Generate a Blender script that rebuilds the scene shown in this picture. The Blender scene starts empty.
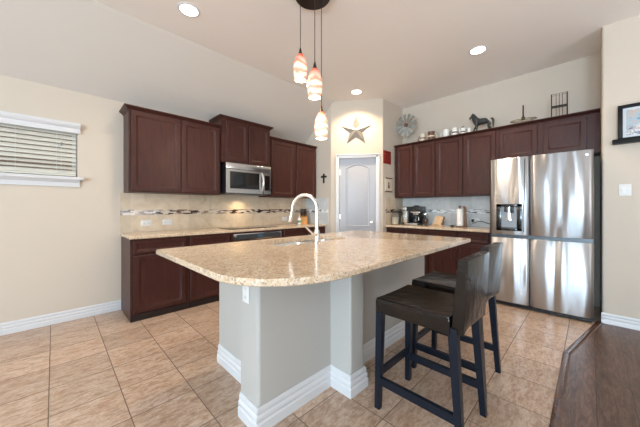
import bpy, bmesh, math, random
from mathutils import Vector, Matrix
random.seed(7)
C = bpy.context.scene.collection
S = bpy.context.scene

# ------------------------------------------------------------------ camera
CAM_H, FPX, YAW = 1.22, 268.0, 45.2
cd = bpy.data.cameras.new('camera'); cam = bpy.data.objects.new('camera', cd); C.objects.link(cam)
cd.sensor_width = 36.0; cd.lens = FPX / 640.0 * 36.0
cd.shift_y = -5.5 / 640.0
cd.clip_start = 0.02
cam.location = (0, 0, CAM_H)
cam.rotation_euler = (math.radians(90), 0, math.radians(YAW - 90))
S.camera = cam

# ------------------------------------------------------------------ view, world, big lights
S.view_settings.view_transform = 'Standard'; S.view_settings.look = 'None'
S.view_settings.gamma = 1.0; S.view_settings.use_curve_mapping = False
S.view_settings.exposure = 0.14
S.cycles.max_bounces = 10; S.cycles.diffuse_bounces = 6; S.cycles.glossy_bounces = 5
S.cycles.sample_clamp_indirect = 6.0
w = bpy.data.worlds.new('world'); S.world = w; w.use_nodes = True
w.node_tree.nodes['Background'].inputs[0].default_value = (0.97, 0.98, 1.0, 1)
w.node_tree.nodes['Background'].inputs[1].default_value = 0.7

def area(name, loc, rot, sx, sy, power, col):
    l = bpy.data.lights.new(name, 'AREA'); l.shape = 'RECTANGLE'; l.size = sx; l.size_y = sy
    l.energy = power; l.color = col
    o = bpy.data.objects.new(name, l); C.objects.link(o); o.location = loc; o.rotation_euler = rot
    return o
R90 = math.radians(90)
# daylight at the unseen living-room windows behind the camera, plus added ceiling fill
UP = math.radians(74)       # upward tilt of the extra lights added to brighten the ceiling
for y, k in ((2.05, .06), (-0.20, 1.15), (-2.1, 1.75)):
    area('daylight_rear', (-6.38, y, 1.55), (0, -R90 - math.radians(8), 0), 2.2, 1.5, 112 * k, (0.50, 0.77, 1.0))
    area('ceiling_fill_rear', (-6.30, y, 1.0), (0, -R90 - UP, 0), 1.0, 1.5, 150 * k, (0.84, 0.92, 1.0))  # added fill light aimed up at the ceiling
for x, k in ((-1.6, .5), (1.8, 1.38)):
    area('daylight_side', (x, -3.08, 1.5), (R90 + math.radians(8), 0, 0), 1.8, 2.2, 2, (0.95, 0.97, 1.0))
    area('ceiling_fill_side', (x, -3.0, 1.0), (R90 + UP, 0, 0), 1.8, 1.0, 47 * k, (0.97, 0.97, 1.0))  # same added upward fill from the side

# ------------------------------------------------------------------ node helpers
def new_mat(name):
    m = bpy.data.materials.new(name); m.use_nodes = True
    return m, m.node_tree, m.node_tree.nodes['Principled BSDF']
def nd(t, typ, **kw):
    n = t.nodes.new(typ)
    for k, v in kw.items(): setattr(n, k, v)
    return n
def setin(t, sock, v):
    if isinstance(v, bpy.types.NodeSocket): t.links.new(v, sock)
    elif isinstance(v, (tuple, list)) and len(v) == 3 and sock.type == 'RGBA': sock.default_value = (*v, 1)
    else: sock.default_value = v
def mth(t, op, a, b=None, c=None):
    n = nd(t, 'ShaderNodeMath', operation=op); setin(t, n.inputs[0], a)
    if b is not None: setin(t, n.inputs[1], b)
    if c is not None: setin(t, n.inputs[2], c)
    return n.outputs[0]
def coord(t, scale=(1, 1, 1), loc=(0, 0, 0)):
    tc = nd(t, 'ShaderNodeTexCoord'); mp = nd(t, 'ShaderNodeMapping')
    mp.inputs['Scale'].default_value = scale; mp.inputs['Location'].default_value = loc
    t.links.new(tc.outputs['Object'], mp.inputs['Vector'])
    return mp.outputs[0]
def noise(t, vec, scale, detail=4, rough=0.55, dist=0.0):
    n = nd(t, 'ShaderNodeTexNoise'); t.links.new(vec, n.inputs['Vector'])
    n.inputs['Scale'].default_value = scale; n.inputs['Detail'].default_value = detail
    n.inputs['Roughness'].default_value = rough; n.inputs['Distortion'].default_value = dist
    return n.outputs['Fac']
def ramp(t, fac, stops, interp='LINEAR'):
    r = nd(t, 'ShaderNodeValToRGB'); t.links.new(fac, r.inputs[0]); r.color_ramp.interpolation = interp
    e = r.color_ramp.elements
    while len(e) < len(stops): e.new(0.5)
    for k, (p, c) in enumerate(stops): e[k].position = p; e[k].color = (*c, 1) if len(c) == 3 else c
    return r.outputs[0]
def mix(t, fac, a, b, blend='MIX'):
    m = nd(t, 'ShaderNodeMix', data_type='RGBA', blend_type=blend)
    setin(t, m.inputs[0], fac); setin(t, m.inputs[6], a); setin(t, m.inputs[7], b)
    return m.outputs[2]
def bump(t, p, h, strength=0.3, dist=0.01):
    b = nd(t, 'ShaderNodeBump'); b.inputs['Strength'].default_value = strength; b.inputs['Distance'].default_value = dist
    t.links.new(h, b.inputs['Height']); t.links.new(b.outputs[0], p.inputs['Normal'])
def simple(name, col, rough=0.5, metal=0.0, bscale=0, bstr=0.1, coat=0.0, vary=0.0, spec=None):
    m, t, p = new_mat(name)
    p.inputs['Roughness'].default_value = rough; p.inputs['Metallic'].default_value = metal
    p.inputs['Coat Weight'].default_value = coat; p.inputs['Coat Roughness'].default_value = 0.12
    if spec is not None: p.inputs['Specular IOR Level'].default_value = spec
    v = coord(t)
    if vary:
        n = noise(t, v, 9, 3)
        lo = tuple(max(0, c * (1 - vary)) for c in col); hi = tuple(min(1, c * (1 + vary)) for c in col)
        t.links.new(ramp(t, n, [(0.3, lo), (0.7, hi)]), p.inputs['Base Color'])
    else: p.inputs['Base Color'].default_value = (*col, 1)
    if bscale: bump(t, p, noise(t, v, bscale, 4), bstr, 0.004)
    return m

# ------------------------------------------------------------------ materials
M = {}
M['wall'] = simple('wall_paint', (0.605, 0.535, 0.45), 0.75, bscale=110, bstr=0.10)
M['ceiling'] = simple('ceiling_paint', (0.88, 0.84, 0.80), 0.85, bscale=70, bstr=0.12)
M['slope'] = simple('ceiling_paint_dimmed', (0.615, 0.575, 0.525), 0.85, bscale=70, bstr=0.12)  # ceiling paint darkened to offset too much light on the slope
M['white'] = simple('white_trim_paint', (0.66, 0.67, 0.69), 0.35)
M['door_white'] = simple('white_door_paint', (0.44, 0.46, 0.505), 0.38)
M['island_wall'] = simple('island_wall_paint', (0.455, 0.445, 0.42), 0.6, bscale=120, bstr=0.06)
M['blind'] = simple('blind_white', (0.70, 0.69, 0.62), 0.45)
M['plate'] = simple('white_plastic', (0.74, 0.74, 0.73), 0.35)
M['slot'] = simple('dark_slot', (0.06, 0.06, 0.06), 0.5)
M['black'] = simple('black_plastic', (0.012, 0.013, 0.015), 0.28)
M['caseblack'] = simple('fridge_case_black', (0.006, 0.006, 0.007), 0.5, spec=0.15)
M['black_glass'] = simple('black_glass', (0.008, 0.008, 0.009), 0.06, coat=0.5)
M['stoolwood'] = simple('black_lacquered_wood', (0.0065, 0.0110, 0.0205), 0.30, bscale=60, bstr=0.05, coat=0.0, spec=0.3)
M['chrome'] = simple('chrome', (0.80, 0.81, 0.82), 0.12, 1.0)
M['nickel'] = simple('brushed_nickel', (0.78, 0.77, 0.74), 0.24, 1.0)
M['sinksteel'] = simple('sink_steel', (0.72, 0.72, 0.71), 0.26, 1.0)
M['iron'] = simple('black_iron', (0.028, 0.026, 0.024), 0.45, 0.3)
M['bronze'] = simple('dark_bronze', (0.045, 0.033, 0.026), 0.35, 0.6)
M['wire'] = simple('pale_brass_wire', (0.26, 0.19, 0.10), 0.35, 0.8)
M['galv'] = simple('galvanised_metal', (0.36, 0.34, 0.31), 0.42, 0.7, vary=0.18)
M['mill'] = simple('weathered_zinc', (0.30, 0.32, 0.31), 0.5, 0.4, vary=0.25)
M['rust'] = simple('rust_brown', (0.17, 0.07, 0.04), 0.6)
M['horse'] = simple('dark_horse_resin', (0.025, 0.030, 0.032), 0.38, vary=0.3)
M['ceramic'] = simple('white_ceramic', (0.80, 0.80, 0.77), 0.2)
M['cream'] = simple('cream_ceramic', (0.72, 0.65, 0.52), 0.3)
M['brownglaze'] = simple('brown_glaze', (0.16, 0.075, 0.035), 0.3)
M['paleWood'] = simple('honey_wood', (0.56, 0.27, 0.08), 0.45, vary=0.2)
M['figwood'] = simple('pale_pine', (0.62, 0.43, 0.25), 0.55, vary=0.2)
M['darkwood'] = simple('walnut_wood', (0.14, 0.075, 0.04), 0.5, vary=0.25)
M['paper'] = simple('paper_white', (0.85, 0.84, 0.82), 0.9, bscale=120, bstr=0.1)
M['redsign'] = None
M['label_green'] = simple('green_label', (0.16, 0.30, 0.14), 0.5)
M['frameblack'] = simple('black_frame', (0.006, 0.006, 0.007), 0.45, spec=0.2)
M['mat_white'] = simple('picture_mat', (0.60, 0.64, 0.68), 0.8)
M['grounds'] = simple('coffee_brown', (0.10, 0.05, 0.03), 0.8, vary=0.3)
M['flour'] = simple('pale_dry_goods', (0.74, 0.64, 0.50), 0.9, vary=0.1)

def leather():
    m, t, p = new_mat('dark_brown_leather'); v = coord(t)
    n = noise(t, v, 7, 5, 0.6, 0.8)
    t.links.new(ramp(t, n, [(0.3, (0.004, 0.0030, 0.0026)), (0.75, (0.012, 0.0070, 0.005))]), p.inputs['Base Color'])
    p.inputs['Roughness'].default_value = 0.22; p.inputs['Specular IOR Level'].default_value = 0.52
    n2 = noise(t, coord(t, (16, 16, 11)), 1.0, 2, 0.45, 0.5)
    bump(t, p, n2, 0.20, 0.02)
    return m
M['leather'] = leather()

def cabinet():
    m, t, p = new_mat('espresso_cherry_wood')
    n = noise(t, coord(t, (1, 1, 0.12)), 34, 5, 0.6, 0.5)
    t.links.new(ramp(t, n, [(0.25, (0.036, 0.0115, 0.0090)), (0.55, (0.056, 0.0180, 0.0140)), (0.8, (0.074, 0.025, 0.019))]), p.inputs['Base Color'])
    p.inputs['Roughness'].default_value = 0.40; p.inputs['Specular IOR Level'].default_value = 0.28; p.inputs['Coat Weight'].default_value = 0.05; p.inputs['Coat Roughness'].default_value = 0.2
    return m
M['cab'] = cabinet()
M['cabdark'] = simple('cabinet_recess', (0.014, 0.007, 0.006), 0.5)

def granite():
    m, t, p = new_mat('tan_granite'); v = coord(t)
    a = noise(t, v, 16, 5, 0.65, 0.4)
    base = ramp(t, a, [(0.28, (0.43, 0.285, 0.18)), (0.45, (0.61, 0.45, 0.31)), (0.60, (0.71, 0.56, 0.41)), (0.78, (0.79, 0.68, 0.55))])
    vo = nd(t, 'ShaderNodeTexVoronoi'); t.links.new(v, vo.inputs['Vector']); vo.inputs['Scale'].default_value = 130
    wn = nd(t, 'ShaderNodeTexWhiteNoise'); t.links.new(vo.outputs['Color'], wn.inputs['Vector'])
    spk = ramp(t, wn.outputs['Value'], [(0.0, (0.10, 0.065, 0.045)), (0.07, (0.36, 0.34, 0.31)), (0.16, (0.56, 0.37, 0.19)), (0.34, (0.66, 0.52, 0.36)), (0.72, (0.78, 0.70, 0.57))], 'CONSTANT')
    c = mix(t, 0.5, base, spk)
    b = noise(t, v, 60, 3, 0.6)
    dk = ramp(t, b, [(0.62, (0, 0, 0)), (0.70, (1, 1, 1))])
    c = mix(t, mth(t, 'MULTIPLY', dk, 0.7), c, (0.20, 0.15, 0.11))
    t.links.new(c, p.inputs['Base Color'])
    p.inputs['Roughness'].default_value = 0.14
    return m
M['granite'] = granite()

TX0, TX, TY0, TY = 0.32, 0.343, 0.155, 0.3445
def floor_tile():
    m, t, p = new_mat('travertine_floor_tile')
    tc = nd(t, 'ShaderNodeTexCoord'); sp = nd(t, 'ShaderNodeSeparateXYZ'); t.links.new(tc.outputs['Object'], sp.inputs[0])
    fx = mth(t, 'DIVIDE', mth(t, 'SUBTRACT', sp.outputs[0], TX0), TX)
    fy = mth(t, 'DIVIDE', mth(t, 'SUBTRACT', sp.outputs[1], TY0), TY)
    ix, iy = mth(t, 'FLOOR', fx), mth(t, 'FLOOR', fy)
    gx = mth(t, 'MULTIPLY', mth(t, 'PINGPONG', fx, 0.5), TX); gy = mth(t, 'MULTIPLY', mth(t, 'PINGPONG', fy, 0.5), TY)
    g = mth(t, 'MINIMUM', gx, gy)
    grout = mth(t, 'LESS_THAN', g, 0.0026)
    cb = nd(t, 'ShaderNodeCombineXYZ'); t.links.new(ix, cb.inputs[0]); t.links.new(iy, cb.inputs[1])
    wn = nd(t, 'ShaderNodeTexWhiteNoise'); t.links.new(cb.outputs[0], wn.inputs['Vector'])
    off = nd(t, 'ShaderNodeVectorMath', operation='SCALE'); t.links.new(wn.outputs['Color'], off.inputs[0]); off.inputs['Scale'].default_value = 9.0
    st = nd(t, 'ShaderNodeMapping'); st.inputs['Scale'].default_value = (1.0, 2.6, 1); t.links.new(tc.outputs['Object'], st.inputs['Vector'])
    ad = nd(t, 'ShaderNodeVectorMath', operation='ADD'); t.links.new(st.outputs[0], ad.inputs[0]); t.links.new(off.outputs[0], ad.inputs[1])
    n1 = noise(t, ad.outputs[0], 3.6, 6, 0.62, 0.9)
    n2 = noise(t, ad.outputs[0], 14, 5, 0.7, 0.6)
    c1 = ramp(t, n1, [(0.28, (0.34, 0.195, 0.120)), (0.46, (0.46, 0.300, 0.200)), (0.60, (0.55, 0.405, 0.30)), (0.76, (0.63, 0.50, 0.40))])
    c2 = ramp(t, n2, [(0.36, (0.24, 0.14, 0.085)), (0.50, (0.48, 0.335, 0.24)), (0.62, (0.76, 0.64, 0.55))])
    n3 = noise(t, ad.outputs[0], 38, 4, 0.7, 0.4)
    c = mix(t, 0.5, c1, c2)
    c = mix(t, mth(t, 'MULTIPLY', ramp(t, n3, [(0.50, (0,) * 3), (0.68, (1,) * 3)]), 0.32), c, (0.74, 0.63, 0.53))
    c = mix(t, mth(t, 'MULTIPLY', ramp(t, n3, [(0.33, (1,) * 3), (0.45, (0,) * 3)]), 0.30), c, (0.26, 0.155, 0.10))
    tone = mth(t, 'MULTIPLY_ADD', wn.outputs['Value'], 0.22, 0.89)
    hs = nd(t, 'ShaderNodeHueSaturation'); t.links.new(c, hs.inputs['Color']); t.links.new(tone, hs.inputs['Value'])
    c = mix(t, grout, hs.outputs[0], (0.17, 0.125, 0.095))
    t.links.new(c, p.inputs['Base Color'])
    rg = ramp(t, n2, [(0.3, (0.36,) * 3), (0.7, (0.24,) * 3)])
    t.links.new(mix(t, grout, rg, (0.8, 0.8, 0.8)), p.inputs['Roughness'])
    h = mth(t, 'SUBTRACT', mth(t, 'MULTIPLY', n1, 0.35), mth(t, 'MULTIPLY', grout, 1.0))
    bump(t, p, h, 0.35, 0.003)
    return m
M['tile'] = floor_tile()

def wood_floor():
    m, t, p = new_mat('dark_hand_scraped_hardwood')
    tc = nd(t, 'ShaderNodeTexCoord'); sp = nd(t, 'ShaderNodeSeparateXYZ'); t.links.new(tc.outputs['Object'], sp.inputs[0])
    fy = mth(t, 'DIVIDE', mth(t, 'SUBTRACT', sp.outputs[1], -0.03), 0.165)
    iy = mth(t, 'FLOOR', fy)
    gap = mth(t, 'LESS_THAN', mth(t, 'PINGPONG', fy, 0.5), 0.010)
    wn = nd(t, 'ShaderNodeTexWhiteNoise', noise_dimensions='1D'); t.links.new(iy, wn.inputs['W'])
    cb = nd(t, 'ShaderNodeCombineXYZ')
    t.links.new(mth(t, 'MULTIPLY_ADD', wn.outputs['Value'], 7.0, mth(t, 'MULTIPLY', sp.outputs[0], 1.6)), cb.inputs[0])
    t.links.new(mth(t, 'MULTIPLY', sp.outputs[1], 9.0), cb.inputs[1])
    n = noise(t, cb.outputs[0], 3.2, 6, 0.68, 1.6)
    c = ramp(t, n, [(0.25, (0.040, 0.020, 0.013)), (0.48, (0.10, 0.053, 0.036)), (0.72, (0.21, 0.125, 0.085))])
    hs = nd(t, 'ShaderNodeHueSaturation'); t.links.new(c, hs.inputs['Color'])
    t.links.new(mth(t, 'MULTIPLY_ADD', wn.outputs['Value'], 0.5, 0.75), hs.inputs['Value'])
    t.links.new(mix(t, gap, hs.outputs[0], (0.012, 0.007, 0.005)), p.inputs['Base Color'])
    p.inputs['Roughness'].default_value = 0.30
    bump(t, p, n, 0.28, 0.004)
    return m
M['woodfloor'] = wood_floor()
def strip_wood():
    m, t, p = new_mat('dark_wood_threshold')
    n = noise(t, coord(t, (3, 12, 1)), 3.0, 5, 0.6, 1.0)
    t.links.new(ramp(t, n, [(0.3, (0.055, 0.022, 0.012)), (0.7, (0.13, 0.055, 0.03))]), p.inputs['Base Color'])
    p.inputs['Roughness'].default_value = 0.22; p.inputs['Coat Weight'].default_value = 0.3
    return m
M['strip'] = strip_wood()

def backsplash(axis, daylit=False):
    # large format stone tile; axis = horizontal axis of the wall; greyer copy has bluish daylight tinted in
    m, t, p = new_mat('beige_stone_backsplash_' + 'xy'[axis])
    tc = nd(t, 'ShaderNodeTexCoord'); sp = nd(t, 'ShaderNodeSeparateXYZ'); t.links.new(tc.outputs['Object'], sp.inputs[0])
    f = mth(t, 'DIVIDE', sp.outputs[axis], 0.335); i = mth(t, 'FLOOR', f)
    g = mth(t, 'LESS_THAN', mth(t, 'PINGPONG', f, 0.5), 0.006)
    wn = nd(t, 'ShaderNodeTexWhiteNoise', noise_dimensions='1D'); t.links.new(i, wn.inputs['W'])
    n = noise(t, coord(t, (1, 1, 1)), 7, 6, 0.62, 0.8)
    c = ramp(t, n, [(0.28, (0.50, 0.52, 0.52)), (0.5, (0.57, 0.59, 0.59)), (0.75, (0.64, 0.65, 0.65))] if daylit else [(0.28, (0.50, 0.39, 0.27)), (0.5, (0.60, 0.49, 0.36)), (0.75, (0.68, 0.58, 0.45))])
    hs = nd(t, 'ShaderNodeHueSaturation'); t.links.new(c, hs.inputs['Color'])
    t.links.new(mth(t, 'MULTIPLY_ADD', wn.outputs['Value'], 0.16, 0.92), hs.inputs['Value'])
    t.links.new(mix(t, g, hs.outputs[0], (0.62, 0.54, 0.43)), p.inputs['Base Color'])
    p.inputs['Roughness'].default_value = 0.32
    return m
M['bs0'] = backsplash(0); M['bs1'] = backsplash(1, True)
def mosaic(axis):
    m, t, p = new_mat('glass_mosaic_strip_' + 'xy'[axis])
    tc = nd(t, 'ShaderNodeTexCoord'); sp = nd(t, 'ShaderNodeSeparateXYZ'); t.links.new(tc.outputs['Object'], sp.inputs[0])
    row = mth(t, 'FLOOR', mth(t, 'DIVIDE', sp.outputs[2], 0.0165))
    u = mth(t, 'ADD', mth(t, 'DIVIDE', sp.outputs[axis], 0.062), mth(t, 'MULTIPLY', row, 0.37))
    cb = nd(t, 'ShaderNodeCombineXYZ'); t.links.new(mth(t, 'FLOOR', u), cb.inputs[0]); t.links.new(row, cb.inputs[1])
    wn = nd(t, 'ShaderNodeTexWhiteNoise'); t.links.new(cb.outputs[0], wn.inputs['Vector'])
    if axis == 0: st = [(0.0, (0.030, 0.018, 0.014)), (0.24, (0.15, 0.075, 0.045)), (0.38, (0.50, 0.40, 0.30)), (0.64, (0.27, 0.21, 0.17)), (0.76, (0.62, 0.54, 0.45))]
    else: st = [(0.0, (0.10, 0.10, 0.10)), (0.06, (0.36, 0.36, 0.36)), (0.18, (0.66, 0.70, 0.72)), (0.50, (0.86, 0.89, 0.90)), (0.82, (0.58, 0.60, 0.60))]  # same mosaic, paled in colour for walls facing the daylight
    c = ramp(t, wn.outputs['Value'], st, 'CONSTANT')
    t.links.new(c, p.inputs['Base Color']); p.inputs['Roughness'].default_value = 0.12
    return m
M['mo0'] = mosaic(0); M['mo1'] = mosaic(1)

def steel(name, axis_scale, wob=0.0, rough=0.22):
    m, t, p = new_mat(name)
    p.inputs['Base Color'].default_value = (0.54, 0.55, 0.565, 1); p.inputs['Metallic'].default_value = 1.0
    n = noise(t, coord(t, axis_scale), 1.0, 3, 0.6)
    t.links.new(ramp(t, n, [(0.3, (rough * 0.9,) * 3), (0.7, (rough * 1.12,) * 3)]), p.inputs['Roughness'])
    if wob:
        k = noise(t, coord(t, (6.0, 1, 0.85)), 1.0, 1, 0.4, 0.25)
        bump(t, p, k, 1.0, wob)
        tg = nd(t, 'ShaderNodeTangent', direction_type='RADIAL', axis='Z'); t.links.new(tg.outputs[0], p.inputs['Tangent'])
        p.inputs['Anisotropic'].default_value = 0.95; p.inputs['Anisotropic Rotation'].default_value = 0.25
    return m
M['steel'] = steel('brushed_stainless_steel', (2, 60, 400))
M['fridge'] = steel('stainless_fridge_door', (4, 2, 300), 0.045, 0.36)
M['darksteel'] = simple('dark_grey_metal', (0.10, 0.11, 0.12), 0.35, 0.7)
M['greypl'] = simple('grey_plastic', (0.28, 0.31, 0.34), 0.3)

def glass(name, col=(0.95, 0.97, 0.97)):
    m, t, p = new_mat(name)
    p.inputs['Base Color'].default_value = (*col, 1); p.inputs['Roughness'].default_value = 0.02
    p.inputs['Transmission Weight'].default_value = 1.0; p.inputs['IOR'].default_value = 1.25
    return m
M['glass'] = glass('clear_glass')

def emit(name, col, s):
    m = bpy.data.materials.new(name); m.use_nodes = True; t = m.node_tree
    t.nodes.remove(t.nodes['Principled BSDF']); e = nd(t, 'ShaderNodeEmission')
    e.inputs[0].default_value = (*col, 1); e.inputs[1].default_value = s
    t.links.new(e.outputs[0], t.nodes['Material Output'].inputs[0]); return m
M['lamp'] = emit('lamp_glow', (1.0, 0.93, 0.82), 6.0)
M['bulb'] = emit('bulb_glow', (1.0, 0.94, 0.86), 3.0)
M['display'] = emit('oven_display_glow', (0.10, 0.16, 0.22), 0.5)
def shade():
    m, t, p = new_mat('swirled_art_glass'); v = coord(t, (1, 1, 1))
    sp = nd(t, 'ShaderNodeSeparateXYZ'); t.links.new(v, sp.inputs[0])
    wv = nd(t, 'ShaderNodeTexWave', wave_type='BANDS', bands_direction='Z'); t.links.new(v, wv.inputs['Vector'])
    wv.inputs['Scale'].default_value = 4.6; wv.inputs['Distortion'].default_value = 7.0; wv.inputs['Detail'].default_value = 2.5; wv.inputs['Detail Scale'].default_value = 1.6
    c = ramp(t, wv.outputs['Fac'], [(0.0, (0.85, 0.33, 0.22)), (0.25, (0.92, 0.50, 0.34)), (0.5, (0.98, 0.72, 0.52)), (0.85, (1.0, 0.82, 0.64))])
    oi = nd(t, 'ShaderNodeObjectInfo')
    topf = ramp(t, sp.outputs[2], [(0.12, (0, 0, 0)), (0.215, (1, 1, 1))])
    c = mix(t, mth(t, 'MULTIPLY', topf, 0.9), c, (0.78, 0.10, 0.05))
    t.links.new(c, p.inputs['Base Color']); t.links.new(c, p.inputs['Emission Color']); p.inputs['Emission Strength'].default_value = 0.42
    p.inputs['Roughness'].default_value = 0.12
    return m
M['shade'] = shade()
def art():
    m, t, p = new_mat('beach_crowd_print'); v = coord(t)
    sp = nd(t, 'ShaderNodeSeparateXYZ'); t.links.new(v, sp.inputs[0])
    n = noise(t, v, 22, 4, 0.7)
    low = ramp(t, noise(t, v, 38, 3, 0.7), [(0.36, (0.06, 0.09, 0.16)), (0.47, (0.30, 0.36, 0.44)), (0.55, (0.62, 0.50, 0.46)), (0.62, (0.75, 0.80, 0.84))])
    hi = ramp(t, n, [(0.35, (0.14, 0.30, 0.42)), (0.48, (0.34, 0.47, 0.55)), (0.58, (0.50, 0.37, 0.29)), (0.7, (0.60, 0.58, 0.55))])
    f = ramp(t, mth(t, 'ADD', sp.outputs[2], mth(t, 'MULTIPLY', n, 0.06)), [(0.15, (0, 0, 0)), (0.19, (1, 1, 1))])
    t.links.new(mix(t, f, low, hi), p.inputs['Base Color']); p.inputs['Roughness'].default_value = 0.5
    return m
M['art'] = art()
def redsign():
    m, t, p = new_mat('red_sign_paint'); v = coord(t)
    n = noise(t, v, 40, 3, 0.6)
    t.links.new(ramp(t, n, [(0.35, (0.24, 0.018, 0.012)), (0.62, (0.36, 0.035, 0.025)), (0.75, (0.42, 0.12, 0.08))]), p.inputs['Base Color'])
    p.inputs['Roughness'].default_value = 0.6; return m
M['redsign'] = redsign()

# ------------------------------------------------------------------ mesh helpers
class MB:
    def __init__(self): self.bm = bmesh.new()
    def _v(self, pts): return [self.bm.verts.new(p) for p in pts]
    def face(self, vs):
        try: return self.bm.faces.new(vs)
        except ValueError: return None
    def box(self, x0, x1, y0, y1, z0, z1, bev=0.0, seg=2):
        b = bmesh.new(); bmesh.ops.create_cube(b, size=1)
        for v in b.verts:
            v.co = Vector(((x0 + x1) / 2 + v.co.x * (x1 - x0), (y0 + y1) / 2 + v.co.y * (y1 - y0), (z0 + z1) / 2 + v.co.z * (z1 - z0)))
        if bev: bmesh.ops.bevel(b, geom=list(b.edges), offset=bev, segments=seg, affect='EDGES', profile=0.5)
        self.merge(b); return self
    def merge(self, b, mat=None):
        if mat is not None: bmesh.ops.transform(b, matrix=mat, verts=b.verts)
        me = bpy.data.meshes.new('tmp'); b.to_mesh(me); b.free(); self.bm.from_mesh(me); bpy.data.meshes.remove(me)
    def rings(self, rings, cap0=True, cap1=True, closed=False):
        R = [self._v(r) for r in rings]; n = len(R[0])
        pairs = list(zip(R, R[1:])) + ([(R[-1], R[0])] if closed else [])
        for a, b in pairs:
            for i in range(n): self.face((a[i], a[(i + 1) % n], b[(i + 1) % n], b[i]))
        if cap0 and not closed: self.face(R[0][::-1])
        if cap1 and not closed: self.face(R[-1])
        return self
    def lathe(self, prof, c=(0, 0, 0), n=24, cap0=True, cap1=True, axis='z', sx=1, sy=1):
        rs = []
        for r, z in prof:
            ring = []
            for k in range(n):
                a = 2 * math.pi * k / n; x, y = r * math.cos(a) * sx, r * math.sin(a) * sy
                p = (x, y, z) if axis == 'z' else ((x, -z, y) if axis == 'y' else (z, x, y))
                ring.append((c[0] + p[0], c[1] + p[1], c[2] + p[2]))
            rs.append(ring)
        return self.rings(rs, cap0, cap1)
    def cyl(self, c, r, z0, z1, n=24, axis='z'): return self.lathe([(r, z0), (r, z1)], c, n, axis=axis)
    def tube(self, path, r, n=10, closed=False):
        P = [Vector(p) for p in path]; rr = r if isinstance(r, (list, tuple)) else [r] * len(P)
        rings = []; up = None
        for i, p in enumerate(P):
            if closed: d = P[(i + 1) % len(P)] - P[i - 1]
            else: d = P[min(i + 1, len(P) - 1)] - P[max(i - 1, 0)]
            d.normalize()
            if up is None: up = Vector((0, 0, 1)) if abs(d.z) < 0.9 else Vector((1, 0, 0))
            s = d.cross(up).normalized(); up = s.cross(d).normalized()
            rings.append([tuple(p + s * rr[i] * math.cos(2 * math.pi * k / n) + up * rr[i] * math.sin(2 * math.pi * k / n)) for k in range(n)])
        return self.rings(rings, closed=closed)
    def bar(self, p0, p1, w0, w1=None, d0=None, d1=None):
        w1 = w0 if w1 is None else w1; d0 = w0 if d0 is None else d0; d1 = w1 if d1 is None else d1
        P0, P1 = Vector(p0), Vector(p1); d = (P1 - P0).normalized()
        if abs(d.z) > 0.7: a, b = Vector((1, 0, 0)), Vector((0, 1, 0))
        else: a = d.cross(Vector((0, 0, 1))).normalized(); b = Vector((0, 0, 1))
        q = lambda P, w, dd: [tuple(P + a * sx * w / 2 + b * sy * dd / 2) for sx, sy in ((-1, -1), (1, -1), (1, 1), (-1, 1))]
        return self.rings([q(P0, w0, d0), q(P1, w1, d1)])
    def prism(self, poly, z0, z1, bev=0.0):
        if bev:
            return self.rings([[(*p, z0) for p in inset(poly, bev)], [(*p, z0 + bev) for p in poly], [(*p, z1 - bev) for p in poly], [(*p, z1) for p in inset(poly, bev)]])
        return self.rings([[(*p, z0) for p in poly], [(*p, z1) for p in poly]])
    def prism_axis(self, poly, a0, a1, axis):
        # poly of (u, z); extruded along x (axis 0, u = y) or y (axis 1, u = x)
        f = (lambda a: [(a, u, z) for u, z in poly]) if axis == 0 else (lambda a: [(u, a, z) for u, z in poly])
        return self.rings([f(a0), f(a1)])
    def panel(self, x0, x1, z0, z1, y, th=0.02, fw=0.055):
        """framed door: front at y, facing -y, thickness th behind it"""
        def rc(i, d): return [(x0 + i, y + d, z0 + i), (x1 - i, y + d, z0 + i), (x1 - i, y + d, z1 - i), (x0 + i, y + d, z1 - i)]
        L = [(0, th), (0, .004), (.004, 0), (fw, 0), (fw + .004, .004), (fw + .016, .0075), (fw + .020, .011)]
        return self.rings([rc(i, d) for i, d in L])
    def build(self, name, mat, parent=None, smooth=True, angle=35):
        bmesh.ops.remove_doubles(self.bm, verts=self.bm.verts, dist=1e-6)
        bmesh.ops.recalc_face_normals(self.bm, faces=self.bm.faces)
        me = bpy.data.meshes.new(name); self.bm.to_mesh(me); self.bm.free()
        me.materials.append(M[mat] if isinstance(mat, str) else mat)
        o = bpy.data.objects.new(name, me); C.objects.link(o)
        if parent is not None: o.parent = parent
        if smooth:
            me.polygons.foreach_set('use_smooth', [True] * len(me.polygons))
            me.set_sharp_from_angle(angle=math.radians(angle))
        return o
def inset(poly, d):
    n = len(poly); A = sum(poly[i][0] * poly[(i + 1) % n][1] - poly[(i + 1) % n][0] * poly[i][1] for i in range(n))
    s = 1 if A > 0 else -1; out = []
    for i in range(n):
        p, a, b = Vector(poly[i]), Vector(poly[i - 1]), Vector(poly[(i + 1) % n])
        e0, e1 = (p - a).normalized(), (b - p).normalized()
        n0, n1 = Vector((-e0.y, e0.x)) * s, Vector((-e1.y, e1.x)) * s
        m = n0 + n1; m = m / max(m.dot(m) / 2, 0.2)
        out.append(tuple(p + m * d))
    return out
def fillet(p, a, b, r, n=6):
    """points rounding the corner p between neighbours a and b"""
    p, a, b = Vector(p), Vector(a), Vector(b); e0, e1 = (a - p).normalized(), (b - p).normalized()
    ang = e0.angle(e1); t = r / math.tan(ang / 2); s, e = p + e0 * t, p + e1 * t
    c = p + (e0 + e1).normalized() * (r / math.sin(ang / 2)); out = []
    v0, v1 = s - c, e - c; A = v0.angle_signed(v1)
    for k in range(n + 1):
        q = v0.copy(); q.rotate(Matrix.Rotation(-A * k / n, 2)); out.append(tuple(c + q))
    return out
def tag(o, label=None, cat=None, group=None, kind=None):
    if label: o['label'] = label
    if cat: o['category'] = cat
    if group: o['group'] = group
    if kind: o['kind'] = kind
    return o
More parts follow.
